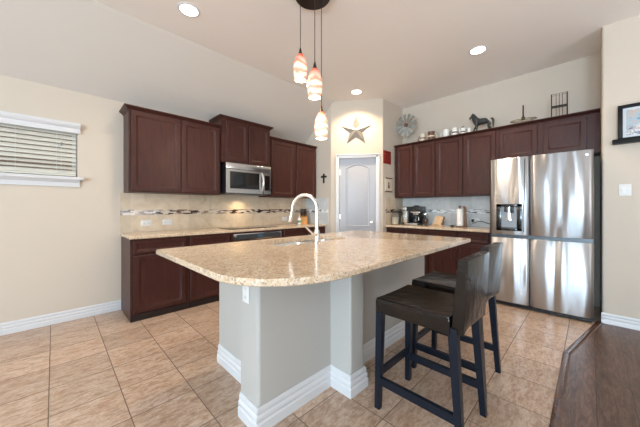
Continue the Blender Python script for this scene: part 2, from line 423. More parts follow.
def thing(name, label, cat, loc=(0, 0, 0), rz=0.0, group=None):
    o = bpy.data.objects.new(name, None); C.objects.link(o); o.empty_display_size = 0.1
    o.location = loc; o.rotation_euler = (0, 0, rz)
    return tag(o, label, cat, group)
def copy_tree(o, parent=None):
    c = o.copy(); C.objects.link(c)
    if parent is not None: c.parent = parent
    for ch in list(o.children): copy_tree(ch, c)
    return c
def struct(o, label=None, cat=None): return tag(o, label, cat, None, 'structure')

# ------------------------------------------------------------------ room shell
XA, XB = -6.5, 4.80          # rear wall, fridge wall
YA, YB = 3.98, -3.2          # cooktop wall, side wall
ZC, ZS, YF = 3.14, 2.49, 3.235   # flat ceiling, spring line of the slope, fold
XR = 4.125                   # picture wall plane
WX0, WX1, WZ0, WZ1 = -1.05, 0.185, 1.555, 2.10   # kitchen window opening

mb = MB(); mb.box(XA - .15, XB + .15, YB - .15, YA + .15, -0.1, 0.0)
struct(mb.build('floor', 'tile', smooth=False), 'square travertine floor tiles in pinkish beige under the kitchen', 'floor')
# the hardwood lies over it; its edge cuts across towards the picture wall
mb = MB(); mb.prism([(XA, YB), (XR - .002, YB), (XR - .002, -0.085), (3.03, 0.130), (XA, 0.130)], 0.0005, 0.006)
struct(mb.build('floor_wood', 'woodfloor', smooth=False), 'dark hand-scraped hardwood floor below the picture wall', 'floor')
def tmold(name, pts, label):
    mb = MB(); P = [Vector(p) for p in pts]
    d = (P[1] - P[0]).normalized(); nrm = Vector((-d.y, d.x))
    prof = [(-.026, 0), (-.024, .007), (-.012, .012), (.012, .012), (.024, .007), (.026, 0)]
    mb.rings([[(p.x + nrm.x * o, p.y + nrm.y * o, .0005 + z) for o, z in prof] for p in P])
    struct(mb.build(name, 'strip'), label, 'threshold')
tmold('trim_1', [(XA, 0.135), (3.035, 0.135)], 'long straight dark wood threshold between tile and hardwood')
tmold('trim_2', [(3.025, 0.137), (4.118, -0.075)], 'short angled wood threshold running to the corner beside fridge')

def wall_with_hole(name, axis, a0, a1, t0, t1, z1, holes, mat='wall', label=None):
    mb = MB()
    def bx(u0, u1, za, zb):
        if u1 - u0 < 1e-4 or zb - za < 1e-4: return
        if axis == 0: mb.box(u0, u1, t0, t1, za, zb)
        else: mb.box(t0, t1, u0, u1, za, zb)
    cur = a0
    for h0, h1, hz0, hz1 in sorted(holes):
        bx(cur, h0, 0, z1); bx(h0, h1, 0, hz0); bx(h0, h1, hz1, z1); cur = h1
    bx(cur, a1, 0, z1)
    return struct(mb.build(name, mat, smooth=False), label or name.replace('_', ' ') + ' painted warm beige', 'wall')
wall_with_hole('wall_left', 0, XA, XB + .15, YA, YA + .15, 2.62, [(WX0, WX1, WZ0, WZ1)], label='beige cooktop wall with the small blind-covered window')
mb = MB(); mb.box(XB, XB + .15, -0.09, YA + .15, 0, 3.3)
struct(mb.build('wall_back', 'wall', smooth=False), 'beige wall behind the refrigerator and upper cabinets', 'wall')
# picture wall: solid, rounded outer corner
mb = MB()
pw = fillet((XR, -0.09), (XR, -1), (4.8, -0.09), 0.02) + [(XB + .15, -0.09), (XB + .15, YB), (XR, YB)]
mb.prism(pw, 0, 3.3)
struct(mb.build('wall_right', 'wall'), 'beige wall carrying the picture ledge and light switch', 'wall')
wall_with_hole('wall_rear', 1, YB, YA + .15, XA - .15, XA, 3.3, [(-2.85, -1.35, .45, 2.65), (-.95, .55, .45, 2.65), (1.3, 2.8, .45, 2.65)])
wall_with_hole('wall_side', 0, XA - .15, XR + .1, YB - .15, YB, 3.3, [(-2.5, -.7, .4, 2.6), (.9, 2.7, .4, 2.6)])
# frames of the living-room windows
def plain_window(name, axis, u0, u1, z0, z1, t):
    mb = MB()
    for (a, b, c, d) in ((u0, u1, z0, z0 + .05), (u0, u1, z1 - .05, z1), (u0, u0 + .05, z0, z1), (u1 - .05, u1, z0, z1), ((u0 + u1) / 2 - .02, (u0 + u1) / 2 + .02, z0, z1)):
        if axis == 1: mb.box(t - .03, t + .03, a, b, c, d)
        else: mb.box(a, b, t - .03, t + .03, c, d)
    struct(mb.build(name, 'white', smooth=False), 'white framed tall living room window', 'window')
for k, u in enumerate((1.3, -.95, -2.85)): plain_window('window_%d' % (k + 2), 1, u, u + 1.5, .45, 2.65, XA - .06)
for k, u in enumerate((-2.5, .9)): plain_window('window_%d' % (k + 5), 0, u, u + 1.8, .4, 2.6, YB - .06)

# ceiling: flat field plus the slope down to the cooktop wall (one solid)
mb = MB(); mb.prism_axis([(YB - .15, ZC), (YF, ZC), (YF + .02, ZC + .25), (YB - .15, ZC + .25)], XA - .15, XB + .15, 0)
struct(mb.build('ceiling', 'ceiling', smooth=False), 'pale flat ceiling with recessed lights', 'ceiling')
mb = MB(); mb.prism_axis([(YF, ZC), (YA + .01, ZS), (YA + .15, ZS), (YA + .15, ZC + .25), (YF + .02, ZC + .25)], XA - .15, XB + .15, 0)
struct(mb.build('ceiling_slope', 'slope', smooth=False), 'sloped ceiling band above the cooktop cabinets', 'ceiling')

# pantry: corner walls, rounded corners, door opening in the diagonal face
P0, P1 = Vector((3.55, 3.294)), Vector((4.10, 2.56)); T = (P1 - P0).normalized(); N = Vector((T.y, -T.x))
if N.dot(Vector((-1, -1))) < 0: N = -N
L = (P1 - P0).length; DA, DB, DZ = 0.145, 0.80, 2.115
diag = lambda a, o=0.0: tuple(P0 + T * a + N * o)
fl = fillet(P0, (3.55, 3.98), P1, 0.035, 7); fr = fillet(P1, P0, (4.8, 2.56), 0.03, 7)
mb = MB()
mb.prism([(3.55, 4.0)] + fl + [diag(DA), diag(DA, -.1), (3.65, 3.33), (3.65, 4.0)], 0, 3.2)
mb.prism([diag(DB)] + fr + [(4.82, 2.56), (4.82, 2.66), (4.13, 2.66), diag(DB, -.1)], 0, 3.2)
mb.prism([diag(DA), diag(DB), diag(DB, -.1), diag(DA, -.1)], DZ, 3.2)
struct(mb.build('wall_pantry', 'wall'), 'angled corner pantry walls holding the white door', 'wall')
# door in local frame: x along T, -y out of the wall
ang = math.atan2(T.y, T.x)
d1 = thing('door_1', 'white two-panel arched pantry door beneath the metal star', 'door', (*diag(0), 0), ang); d1['kind'] = 'structure'
# local +y points into the pantry when x runs along T
mb = MB(); mb.box(DA + .004, DB - .004, 0.030, 0.065, 0.012, DZ - .004)
def arch(x0, x1, z0, zs, zp, n=10):
    pts = [(x0, z0), (x1, z0)]
    for k in range(n + 1):
        u = k / n; x = x1 + (x0 - x1) * u
        s = math.sin(math.pi * u) ** 1.3
        pts.append((x, zs + (zp - zs) * s))
    return pts
def field(mb, poly, y):
    lp = [(0, 0), (.008, -.009), (.022, -.007), (.032, -.0015), (.055, -.008)]
    rings = [[(x, y + d, z) for x, z in (inset(poly, i) if i else poly)] for i, d in lp]
    mb.rings(rings, cap0=False)
field(mb, arch(.265, .690, .885, 1.945, 2.015), 0.030)
field(mb, [(.265, .20), (.690, .20), (.690, .80), (.265, .80)], 0.030)
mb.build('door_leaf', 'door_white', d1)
mb = MB()
for a, b, z0, z1 in ((DA - .058, DA + .004, 0, DZ + .062), (DB - .004, DB + .058, 0, DZ + .062), (DA - .058, DB + .058, DZ - .004, DZ + .062)):
    mb.box(a, b, -.018, .002, z0, z1, 0.005)
for a, b, z0, z1 in ((DA - .058, DA - .04, 0, DZ + .062), (DB + .04, DB + .058, 0, DZ + .062), (DA - .058, DB + .058, DZ + .044, DZ + .062)):
    mb.box(a, b, -.026, -.016, z0, z1, 0.004)
mb.box(DA, DA + .004, 0, .1, 0, DZ); mb.box(DB - .004, DB, 0, .1, 0, DZ); mb.box(DA, DB, 0, .1, DZ - .004, DZ)
mb.build('casing', 'white', d1)
mb = MB(); mb.lathe([(.001, .075), (.018, .073), (.027, .060), (.026, .045), (.012, .034), (.011, .012), (.029, .008), (.030, 0)], (DB - .07, .030, .965), 18, axis='y')
mb.build('door_knob', 'nickel', d1)
for z in (1.86, 1.06, .25):
    mb = MB(); mb.cyl((DA + .006, .022, 0), .007, z - .045, z + .045, 10); mb.box(DA - .002, DA + .022, .026, .031, z - .045, z + .045)
    mb.build('hinge', 'nickel', d1)

# baseboards
def board_prof(h=.115, t=.018): return [(0, 0), (t, 0), (t, h * .38), (t * .66, h * .45), (t * .80, h * .50), (t * .80, h * .64), (t * .40, h * .73), (t * .55, h * .78), (t * .50, h * .90), (t * .2, h), (0, h)]
def base_run(mb, path, h=.115, t=.018, side=1):
    """stepped moulding along a polyline; side = which side of travel it sticks out to"""
    P = [Vector(p) for p in path]; rings = []
    for i, p in enumerate(P):
        e0 = (p - P[i - 1]).normalized() if i else None; e1 = (P[i + 1] - p).normalized() if i < len(P) - 1 else None
        n0 = Vector((-e0.y, e0.x)) * side if e0 else None; n1 = Vector((-e1.y, e1.x)) * side if e1 else None
        if n0 is None: m = n1
        elif n1 is None: m = n0
        else: m = n0 + n1; m = m * (2 / m.dot(m))
        rings.append([(p.x + m.x * o, p.y + m.y * o, z + .0005) for o, z in board_prof(h, t)])
    mb.rings(rings)
mb = MB(); base_run(mb, [(XA, YA), (0.573, YA)], side=-1)
struct(mb.build('baseboard_left', 'white'), 'white stepped baseboard under the small window', 'baseboard')
mb = MB(); base_run(mb, [(XR, YB), (XR, -0.085)], .115, .016, side=1)
struct(mb.build('baseboard_right', 'white'), 'white baseboard along the picture wall', 'baseboard')

# kitchen window
w1 = thing('window_1', 'small white trimmed window high on the cooktop wall', 'window', (0, YA, 0)); w1['kind'] = 'structure'
mb = MB()
for a, b, c, d in ((WX0, WX1, WZ0, WZ0 + .04), (WX0, WX1, WZ1 - .04, WZ1), (WX0, WX0 + .04, WZ0, WZ1), (WX1 - .04, WX1, WZ0, WZ1)): mb.box(a, b, .09, .14, c, d)
mb.build('window_frame', 'white', w1, smooth=False)
mb = MB(); mb.box(WX0 + .03, WX1 - .03, .112, .118, WZ0 + .03, WZ1 - .03); mb.build('glass_pane', 'glass', w1, smooth=False)
mb = MB(); mb.prism_axis([(.02, WZ0 - .03), (.02, WZ0), (-.062, WZ0), (-.066, WZ0 - .008), (-.062, WZ0 - .03)], WX0 - .06, WX1 + .045, 0)
mb.prism_axis([(0, WZ0 - .03), (-.045, WZ0 - .03), (-.028, WZ0 - .052), (-.018, WZ0 - .060), (-.016, WZ0 - .105), (0, WZ0 - .105)], WX0 - .03, WX1 + .018, 0)
mb.build('window_sill', 'white', w1)
bm_, bt_, bp_ = new_mat('tan_brick'); bk = nd(bt_, 'ShaderNodeTexBrick'); bt_.links.new(coord(bt_, (1, 1, 1)), bk.inputs['Vector'])
bk.inputs['Color1'].default_value = (.42, .33, .25, 1); bk.inputs['Color2'].default_value = (.34, .25, .19, 1); bk.inputs['Mortar'].default_value = (.45, .40, .34, 1); bk.inputs['Scale'].default_value = 4
bt_.links.new(bk.outputs['Color'], bp_.inputs['Base Color']); bp_.inputs['Roughness'].default_value = .9
mb = MB(); mb.box(-5.0, 3.2, 6.2, 6.4, -.1, 3.0); struct(mb.build('exterior_wall', bm_, smooth=False), 'brick garden wall glimpsed between the blind slats', 'wall')
bl = thing('window_blind', 'white two-inch slat blind hanging half-closed in the small window', 'blind', (0, YA, 0))
mb = MB(); mb.prism_axis([(0, 2.035), (-.022, 2.035), (-.026, 2.05), (-.026, 2.085), (-.042, 2.10), (-.055, 2.125), (-.055, 2.14), (0, 2.14)], WX0 - .03, WX1 + .022, 0)
mb.build('valance', 'white', bl)
mb = MB(); zz = WZ0 + .055; n = 0
while zz < 2.05:
    tilt = math.radians(52 if n not in (1, 2) else 36); hy, hz = .025 * math.cos(tilt), .025 * math.sin(tilt)
    mb.rings([[(x, .035 - hy, zz - hz), (x, .035 - hy + .002, zz - hz - .002), (x, .035 + hy + .002, zz + hz - .002), (x, .035 + hy, zz + hz)] for x in (WX0 + .01, WX1 - .012)])
    zz += .047; n += 1
mb.build('slats', 'blind', bl, smooth=False)
mb = MB(); mb.box(WX0 + .01, WX1 - .012, .012, .060, WZ0 + .012, WZ0 + .030, .004); mb.build('bottom_rail', 'blind', bl)
for x in (-.75, -.27, .02, .055):
    mb = MB(); mb.tube([(x, .008, 2.04), (x, .008, WZ0 + .03)], .0016, 6); cdn = mb.build('cord', 'plate', bl)
mb = MB(); mb.lathe([(.002, 1.93), (.006, 1.915), (.006, 1.89), (.002, 1.885)], (.055, .008, 0), 8); mb.build('tassel', 'greypl', cdn)

# ------------------------------------------------------------------ recessed lights
for k, (x, y, lab, pw) in enumerate(((0.93, 2.74, 'round recessed ceiling light nearest the sloped ceiling fold', 26), (3.66, .96, 'round recessed ceiling light above the refrigerator side of the room', 26), (3.55, 2.72, 'round recessed ceiling light directly above the pantry star', 46))):
    t = thing('recessed_light', lab, 'ceiling light', (x, y, ZC), 0, 'recessed ceiling lights')
    mb = MB(); mb.lathe([(.078, .001), (.082, -.006), (.098, -.004), (.102, .001)], n=32, cap0=False, cap1=False); mb.build('trim_ring', 'white', t)
    mb = MB(); mb.lathe([(.079, -.0015), (.079, -.004)], n=32); mb.build('lens', 'lamp', t)
    l = bpy.data.lights.new('recessed_bulb', 'SPOT'); l.energy = pw * 2.6; l.spot_size = math.radians(135); l.spot_blend = .7; l.shadow_soft_size = .07; l.color = (1, .84, .66) if k < 2 else (1, .76, .50)
    o = bpy.data.objects.new('recessed_bulb', l); C.objects.link(o); o.parent = t; o.location = (0, 0, -.02)

# ------------------------------------------------------------------ cabinets (local: x along the wall, front towards -y, back at y = 0)
def crown(mb, x0, x1, dep, z0, retl, retr, h=.055, out=.045):
    prof = [(0, 0), (.006, 0), (.010, h * .22), (.022, h * .42), (out * .86, h * .70), (out, h * .76), (out, h), (0, h)]
    path = ([(x0, -.004, -1, 0)] if retl else []) + [(x0, -dep, -1 if retl else 0, -1), (x1, -dep, 1 if retr else 0, -1)] + ([(x1, -.004, 1, 0)] if retr else [])
    mb.rings([[(x + sx * o, y + sy * o, z0 + z) for o, z in prof] for x, y, sx, sy in path])
def upper(name, label, loc, rz, width, dep, z0, z1, doors, retl=False, retr=False, doorz=None, group=None, fw=.05, cr=.055):
    t = thing(name, label, 'cabinet', loc, rz, group)
    mb = MB(); mb.box(0, width, -dep + .02, -.002, z0, z1); mb.build('cabinet_body', 'cab', t, smooth=False)
    dz0, dz1 = doorz or (z0 + .012, z1 - .012)
    for a, b in doors:
        mb = MB(); mb.panel(a, b, dz0, dz1, -dep, .0195, fw); mb.build('door', 'cab', t)
    mb = MB(); crown(mb, 0, width, dep - .02, z1 - .012, retl, retr, cr); mb.build('crown_moulding', 'cab', t, angle=25)
    return t
YW = YA
gA = 'upper cabinets on the cooktop wall'
upper('upper_cabinet', 'wide dark cherry wall cabinet nearest the small window', (.598, YW, 0), 0, 1.066, .325, 1.405, 2.345, [(.02, .540), (.558, 1.046)], True, False, group=gA, cr=.048)
upper('upper_cabinet', 'short raised dark cherry wall cabinet above the microwave', (1.668, YW, 0), 0, .802, .365, 1.872, 2.475, [(.055, .400), (.425, .775)], True, True, group=gA, fw=.045)
upper('upper_cabinet', 'dark cherry wall cabinet between microwave and pantry corner', (2.474, YW, 0), 0, 1.062, .325, 1.405, 2.345, [(.045, .520), (.580, 1.045)], False, False, group=gA, cr=.048)
gB = 'upper cabinets on the refrigerator wall'
RZ = -R90
upper('upper_cabinet', 'dark cherry wall cabinet above the coffee maker', (XB, 2.535, 0), RZ, .743, .345, 1.405, 2.335, [(.022, .348), (.366, .730)], False, False, group=gB, fw=.05, cr=.040)
upper('upper_cabinet', 'dark cherry wall cabinet below the black horse figurine', (XB, 1.791, 0), RZ, .866, .345, 1.405, 2.335, [(.006, .408), (.428, .845)], False, False, group=gB, fw=.05, cr=.040)
upper('upper_cabinet', 'short dark cherry wall cabinet above the refrigerator', (XB, .924, 0), RZ, 1.010, .345, 1.865, 2.335, [(.025, .442), (.500, .900)], False, False, group=gB, doorz=(1.905, 2.300), cr=.040)

def base_cab(label, loc, rz, width, dep, cols, group, endl=False):
    """cols: (x0, x1) per column, each a drawer above a door"""
    t = thing('base_cabinet', label, 'cabinet', loc, rz, group)
    mb = MB(); mb.box(0, width, -dep + .02, -.004, 0.004, .884); mb.build('cabinet_body', 'cab', t, smooth=False)
    mb = MB(); mb.box(0.002, width, -dep + .014, -dep + .021, .001, .075); mb.build('toe_board', 'cabdark', t, smooth=False)
    for a, b in cols:
        mb = MB(); mb.panel(a, b, .725, .868, -dep, .0195, .028); mb.build('drawer', 'cab', t)
        mb = MB(); mb.panel(a, b, .085, .705, -dep, .0195, .05); mb.build('door', 'cab', t)
    return t
gC = 'base cabinets under the cooktop counter'
base_cab('dark cherry base cabinet at the window end of the cooktop counter', (.575, YW, 0), 0, .583, .56, [(.028, .555)], gC)
base_cab('dark cherry base cabinet beside the built-in oven, window side', (1.160, YW, 0), 0, .545, .56, [(.022, .525)], gC)
base_cab('dark cherry base cabinet beside the built-in oven, pantry side', (2.575, YW, 0), 0, .49, .56, [(.02, .47)], gC)
base_cab('dark cherry base cabinet in the corner against the pantry wall', (3.067, YW, 0), 0, .478, .56, [(.02, .455)], gC)
gD = 'base cabinets on the refrigerator wall'
base_cab('dark cherry base cabinet under the coffee maker', (XB, 2.555, 0), RZ, .75, .60, [(.02, .37), (.385, .735)], gD)
base_cab('dark cherry base cabinet beside the refrigerator', (XB, 1.803, 0), RZ, .85, .60, [(.02, .415), (.435, .83)], gD)

# countertops on the walls
def slab(name, poly, z0, z1, label, hole=None):
    b = .005; mb = MB()
    o0 = [(*p, z0) for p in inset(poly, b)]; o1 = [(*p, z0 + b) for p in poly]; o2 = [(*p, z1 - b) for p in poly]; o3 = [(*p, z1) for p in inset(poly, b)]
    if not hole: mb.rings([o0, o1, o2, o3])
    else:
        mb.rings([o0, o1, o2, o3], False, False)
        for z in (z0, z1):
            bm = bmesh.new(); E = []
            for lp in (inset(poly, b), hole):
                vs = [bm.verts.new((*p, z)) for p in lp]
                E += [bm.edges.new((vs[i], vs[(i + 1) % len(vs)])) for i in range(len(vs))]
            bmesh.ops.triangle_fill(bm, use_beauty=True, edges=E); mb.merge(bm)
        mb.rings([[(*p, z0) for p in hole], [(*p, z1) for p in hole]], False, False)
    return tag(mb.build(name, 'granite', angle=40), label, 'countertop')
slab('granite_countertop', [(.562, 3.412), (3.548, 3.412), (3.548, YA - .002), (.562, YA - .002)], .886, .920, 'straight tan granite countertop holding the black cooktop')
slab('granite_countertop', [(4.170, .952), (XB - .002, .952), (XB - .002, 2.556), (4.170, 2.556)], .886, .920, 'tan granite countertop holding the coffee maker')

# backsplashes
def bsplash(label, fm, mm, boxes):
    t = thing('backsplash', label, 'backsplash', (0, 0, 0))
    mb = MB(); m2 = MB()
    for (x0, x1, y0, y1, ax) in boxes:
        mb.box(x0, x1, y0, y1, .921, 1.131); mb.box(x0, x1, y0, y1, 1.1985, 1.404)
        e = .0015
        if ax == 0: m2.box(x0, x1, y0 - e, y1, 1.132, 1.198)
        else: m2.box(x0 - (e if ax == 1 else 0), x1, y0, y1, 1.132, 1.198)
    mb.build('stone_tiles', fm, t, smooth=False); m2.build('mosaic_strip', mm, t, smooth=False)
    return t
bsplash('beige stone backsplash with brown mosaic strip behind the cooktop', 'bs0', 'mo0', [(.565, 3.546, YA - .010, YA - .001, 0)])
bsplash('beige stone backsplash on the short pantry wall beneath the cross', 'bs1', 'mo1', [(3.540, 3.5495, 3.36, YA - .012, 1)])
bsplash('beige stone backsplash with pale mosaic strip behind the coffee maker', 'bs1', 'mo1', [(XB - .010, XB - .001, .93, 2.547, 1)])
bsplash('stone backsplash on the pantry side wall behind the glass jars', 'bs0', 'mo0', [(4.17, XB - .012, 2.549, 2.5585, 0)])

# ------------------------------------------------------------------ microwave, oven, cooktop
t = thing('microwave', 'stainless over-the-range microwave below the raised cabinet', 'microwave', (1.700, YW, 1.424))
W, D, H = .745, .41, .440
mb = MB(); mb.box(0, W, -D + .03, -.006, .012, H); mb.build('housing', 'black', t, smooth=False)
mb = MB(); mb.box(0, W, -D, -D + .029, H - .085, H, .004); mb.build('vent_panel', 'steel', t)
mb = MB()
for a, b, c, d in ((0, .60, .012, .075), (0, .60, .318, .351), (0, .06, .075, .318), (.535, .60, .075, .318)): mb.box(a, b, -D, -D + .029, c, d)
dr = mb.build('door', 'steel', t, smooth=False)
mb = MB(); mb.box(.058, .537, -D + .004, -D + .02, .073, .32); mb.build('door_window', 'black_glass', dr, smooth=False)
mb = MB(); pts = [(.585, -D - .002 - .040 * math.sin(math.pi * k / 12), .05 + .28 * k / 12) for k in range(13)]
mb.tube(pts, .014, 10); mb.build('handle', 'nickel', dr)
mb = MB(); mb.box(.612, W, -D, -D + .029, .012, .351); cp = mb.build('control_panel', 'steel', t, smooth=False)
mb = MB(); mb.box(.632, W - .022, -D - .0015, -D + .002, .07, .30); kp = mb.build('keypad', 'black_glass', cp, smooth=False)
mb = MB(); mb.box(.02, W - .02, -D + .04, -.05, .000, .013); mb.box(.3, .45, -D + .06, -D + .12, -.002, .002); mb.build('underside_grille', 'darksteel', t, smooth=False)
l = bpy.data.lights.new('hood_bulb', 'AREA'); l.shape = 'RECTANGLE'; l.size = .12; l.size_y = .05; l.energy = 1.3; l.spread = math.radians(125); l.color = (1, .74, .42)
o = bpy.data.objects.new('hood_bulb', l); C.objects.link(o); o.parent = t; o.location = (.38, -.16, -.008)

t = thing('oven', 'stainless built-in oven beneath the cooktop', 'oven', (1.708, YW, 0))
W = .862
mb = MB(); mb.box(0, W, -.545, -.006, .004, .884); mb.build('housing', 'cab', t, smooth=False)
mb = MB(); mb.box(.03, W - .03, -.562, -.546, .765, .862, .004); cp = mb.build('control_panel', 'steel', t)
mb = MB(); mb.box(.075, W - .07, -.5635, -.560, .782, .848); mb.build('glass_strip', 'darksteel', cp, smooth=False)
mb = MB(); mb.box(.40, .50, -.5645, -.5625, .795, .836); mb.build('display', 'display', cp, smooth=False)
mb = MB(); mb.box(.03, W - .03, -.562, -.546, .17, .755, .004); dr = mb.build('door', 'steel', t)
mb = MB(); mb.box(.13, W - .13, -.5635, -.560, .28, .63); mb.build('door_window', 'black_glass', dr, smooth=False)
mb = MB(); mb.tube([(.10, -.562, .70), (.10, -.60, .70), (.13, -.605, .70), (W - .13, -.605, .70), (W - .10, -.60, .70), (W - .10, -.562, .70)], .011, 10); mb.build('handle', 'steel', dr)
mb = MB(); mb.box(.0, W, -.552, -.545, .006, .155); mb.build('bottom_panel', 'cab', t, smooth=False)

t = thing('cooktop', 'flat black glass cooktop set on the granite counter', 'cooktop', (1.74, 3.50, .921))
mb = MB(); mb.box(0, .80, 0, .42, 0, .007, .002); mb.build('glass_top', 'black_glass', t)
for x, y, r in ((.2, .12, .075), (.2, .30, .1), (.58, .12, .1), (.58, .30, .075)):
    mb = MB(); mb.lathe([(r, .0072), (r, .0078), (r - .004, .0078), (r - .004, .0072)], (x, y, 0), 32, False, False); mb.build('burner_ring', 'greypl', t)

# ------------------------------------------------------------------ island
t = thing('island_base', 'pale painted kitchen island base with half wall and pilaster', 'kitchen island', (0, 0, 0))
hw = [(.785, 1.455)] + fillet((.785, 1.268), (.785, 1.45), (1.3, 1.268), .022) + [(1.362, 1.268)] + fillet((1.362, 1.092), (1.362, 1.26), (1.512, 1.092), .016) + fillet((1.512, 1.092), (1.362, 1.092), (1.512, 1.26), .016) + [(1.512, 1.268), (2.86, 1.268), (2.86, 1.455)]
mb = MB(); mb.prism(hw, .001, .884); mb.build('half_wall', 'island_wall', t)
mb = MB(); mb.box(.945, 1.20, 1.456, 2.085, .07, .884); mb.box(1.20, 2.13, 1.456, 2.085, .07, .66); mb.box(1.20, 2.13, 2.079, 2.085, .66, .884); mb.box(2.13, 2.84, 1.456, 2.085, .07, .884); mb.build('cabinet_body', 'cab', t, smooth=False)
mb = MB(); mb.box(.940, .9445, 1.456, 2.09, .001, .884); mb.build('end_panel', 'island_wall', t, smooth=False)
mb = MB(); mb.box(.945, 2.84, 1.46, 2.03, .001, .07); mb.build('toe_board', 'cabdark', t, smooth=False)
mb = MB(); base_run(mb, [(.785, 1.4555), (.785, 1.268), (1.362, 1.268), (1.362, 1.092), (1.512, 1.092), (1.512, 1.268), (2.86, 1.268)], .135, .020, side=-1)
base_run(mb, [(.940, 2.09), (.940, 1.456)], .135, .020, side=-1)
mb.build('baseboard', 'white', t)
# doors on the working side
for a, b in ((.965, 1.25), (1.27, 1.66), (1.68, 2.07), (2.09, 2.45), (2.47, 2.82)):
    m2 = MB(); m2.panel(a, b, .10, .705, 0, .019, .05); m2.panel(a, b, .725, .868, 0, .019, .028)
    for v in m2.bm.verts: v.co.x, v.co.y = a + b - v.co.x, 2.1045 - v.co.y
    m2.build('door', 'cab', t)
ell = lambda cx, cy, rx, ry, a0, a1, n: [(cx + rx * math.cos(math.radians(a0 + (a1 - a0) * k / n)), cy + ry * math.sin(math.radians(a0 + (a1 - a0) * k / n))) for k in range(n + 1)]
poly = [(.535, 2.215)] + [(.520, 2.195), (.523, 1.6)] + ell(1.0, 1.22, .475, .405, 180, 270, 18) + [(1.7, .812), (2.5, .818)] + ell(2.88, .86, .05, .04, 270, 360, 5) + [(2.905, 2.17)] + ell(2.86, 2.17, .045, .04, 0, 90, 4)
SX0, SX1, SY0, SY1 = 1.25, 2.08, 1.70, 2.06
hole = [p for c, a, b in (((SX1, SY1), (SX1, SY0), (SX0, SY1)), ((SX0, SY1), (SX1, SY1), (SX0, SY0)), ((SX0, SY0), (SX0, SY1), (SX1, SY0)), ((SX1, SY0), (SX0, SY0), (SX1, SY1))) for p in fillet(c, a, b, .06, 5)]
slab('granite_countertop', poly, .886, .920, 'large rounded granite island countertop with the sink', hole)

t = thing('sink', 'double bowl stainless undermount sink in the island', 'sink', (0, 0, 0))
def bowl(mb, x0, x1, y0, y1, zt, zb):
    def rr(i, r): return [p for c, a, b in (((x1 - i, y1 - i), (x1 - i, y0 + i), (x0 + i, y1 - i)), ((x0 + i, y1 - i), (x1 - i, y1 - i), (x0 + i, y0 + i)), ((x0 + i, y0 + i), (x0 + i, y1 - i), (x1 - i, y0 + i)), ((x1 - i, y0 + i), (x0 + i, y0 + i), (x1 - i, y1 - i))) for p in fillet(c, a, b, r, 4)]
    L = [(-.012, zt - .002, .06), (-.012, zt, .06), (0, zt, .055), (.004, zt - .008, .05), (.010, zb + .03, .05), (.03, zb, .045)]
    mb.rings([[(*p, z) for p in rr(i, r)] for i, z, r in L], cap0=False)
xm = SX0 + .50
for nm, a, b in (('large_bowl', SX0 - .004, xm - .012), ('small_bowl', xm + .012, SX1 + .004)):
    mb = MB(); bowl(mb, a, b, SY0 - .004, SY1 + .004, .8845, .70); bo = mb.build(nm, 'sinksteel', t)
    mb = MB(); mb.lathe([(.045, .702), (.04, .7045), (.02, .7035), (.001, .7035)], ((a + b) / 2, (SY0 + SY1) / 2, 0), 20); mb.build('drain', 'chrome', bo)

t = thing('faucet', 'brushed nickel gooseneck faucet on the island countertop', 'faucet', (1.575, 1.625, .921), math.radians(24))
mb = MB(); mb.lathe([(.030, 0), (.030, .006), (.024, .012), (.024, .10), (.021, .108), (.021, .115)], n=20); mb.build('base_body', 'nickel', t)
path = [(0, 0, .11), (0, 0, .20), (0, 0, .295)]
for k in range(1, 13):
    a = math.radians(180 - 15 * k); path.append((0, .115 + .115 * math.cos(a), .295 + .115 * math.sin(a)))
path += [(0, .234, .265), (0, .242, .235)]
mb = MB(); mb.tube(path, [.0165] * len(path), 12); mb.build('gooseneck', 'nickel', t)
mb = MB(); mb.tube([(0, .2385, .250), (0, .243, .228), (0, .252, .185), (0, .2535, .176)], [.0155, .018, .020, .017], 14); mb.build('spray_head', 'nickel', t)
mb = MB(); mb.tube([(-.018, 0, .075), (-.042, 0, .078), (-.055, -.004, .090)], [.014, .013, .011], 10); mb.tube([(-.048, .01, .082), (-.085, .03, .112), (-.125, .05, .150)], [.0095, .0085, .008], 10); mb.build('lever_handle', 'nickel', t)

def outlet(label, loc, rz, horiz=True, kind='outlet', group='white wall outlets', w=.115, h=.072, slots=True):
    t = thing('outlet' if kind == 'outlet' else 'light_switch', label, kind, loc, rz, group)
    if not horiz: w, h = h, w
    mb = MB(); mb.box(-w / 2, w / 2, -.006, 0, -h / 2, h / 2, .003); mb.build('cover_plate', 'plate', t)
    if kind == 'outlet':
        for s in (-1, 1):
            c = (s * .026, 0) if horiz else (0, s * .026)
            mb = MB(); mb.box(c[0] - .016, c[0] + .016, -.0085, -.005, c[1] - .014, c[1] + .014, .002); r = mb.build('receptacle', 'plate', t)
            mb = MB()
            for q in (-.006, .006): mb.box(c[0] + q - .0015, c[0] + q + .0015, -.0092, -.008, c[1] - .005, c[1] + .005)
            mb.build('slots', 'slot' if slots else 'greypl', r, smooth=False)
    return t
outlet('white sideways outlet under the wall cabinet nearest the window, dark centred', (.832, YA - .0105, 1.029), 0)
outlet('white sideways outlet just past the first one towards the cooktop', (1.072, YA - .0105, 1.033), 0)
outlet('white outlet on the backsplash near the soap bottle', (3.02, YA - .0105, 1.018), 0)
outlet('white upright outlet on the narrow end of the island', (.7848, 1.39, .735), RZ, horiz=False, slots=False)
sw = outlet('white double light switch plate below the picture ledge', (XR - .0005, -.252, 1.403), RZ, kind='light switch', group='switch plates', w=.088, h=.118)
for s in (-.02, .02):
    mb = MB(); mb.box(s - .005, s + .005, -.014, -.005, -.012, .012, .002); mb.build('toggle', 'plate', sw)

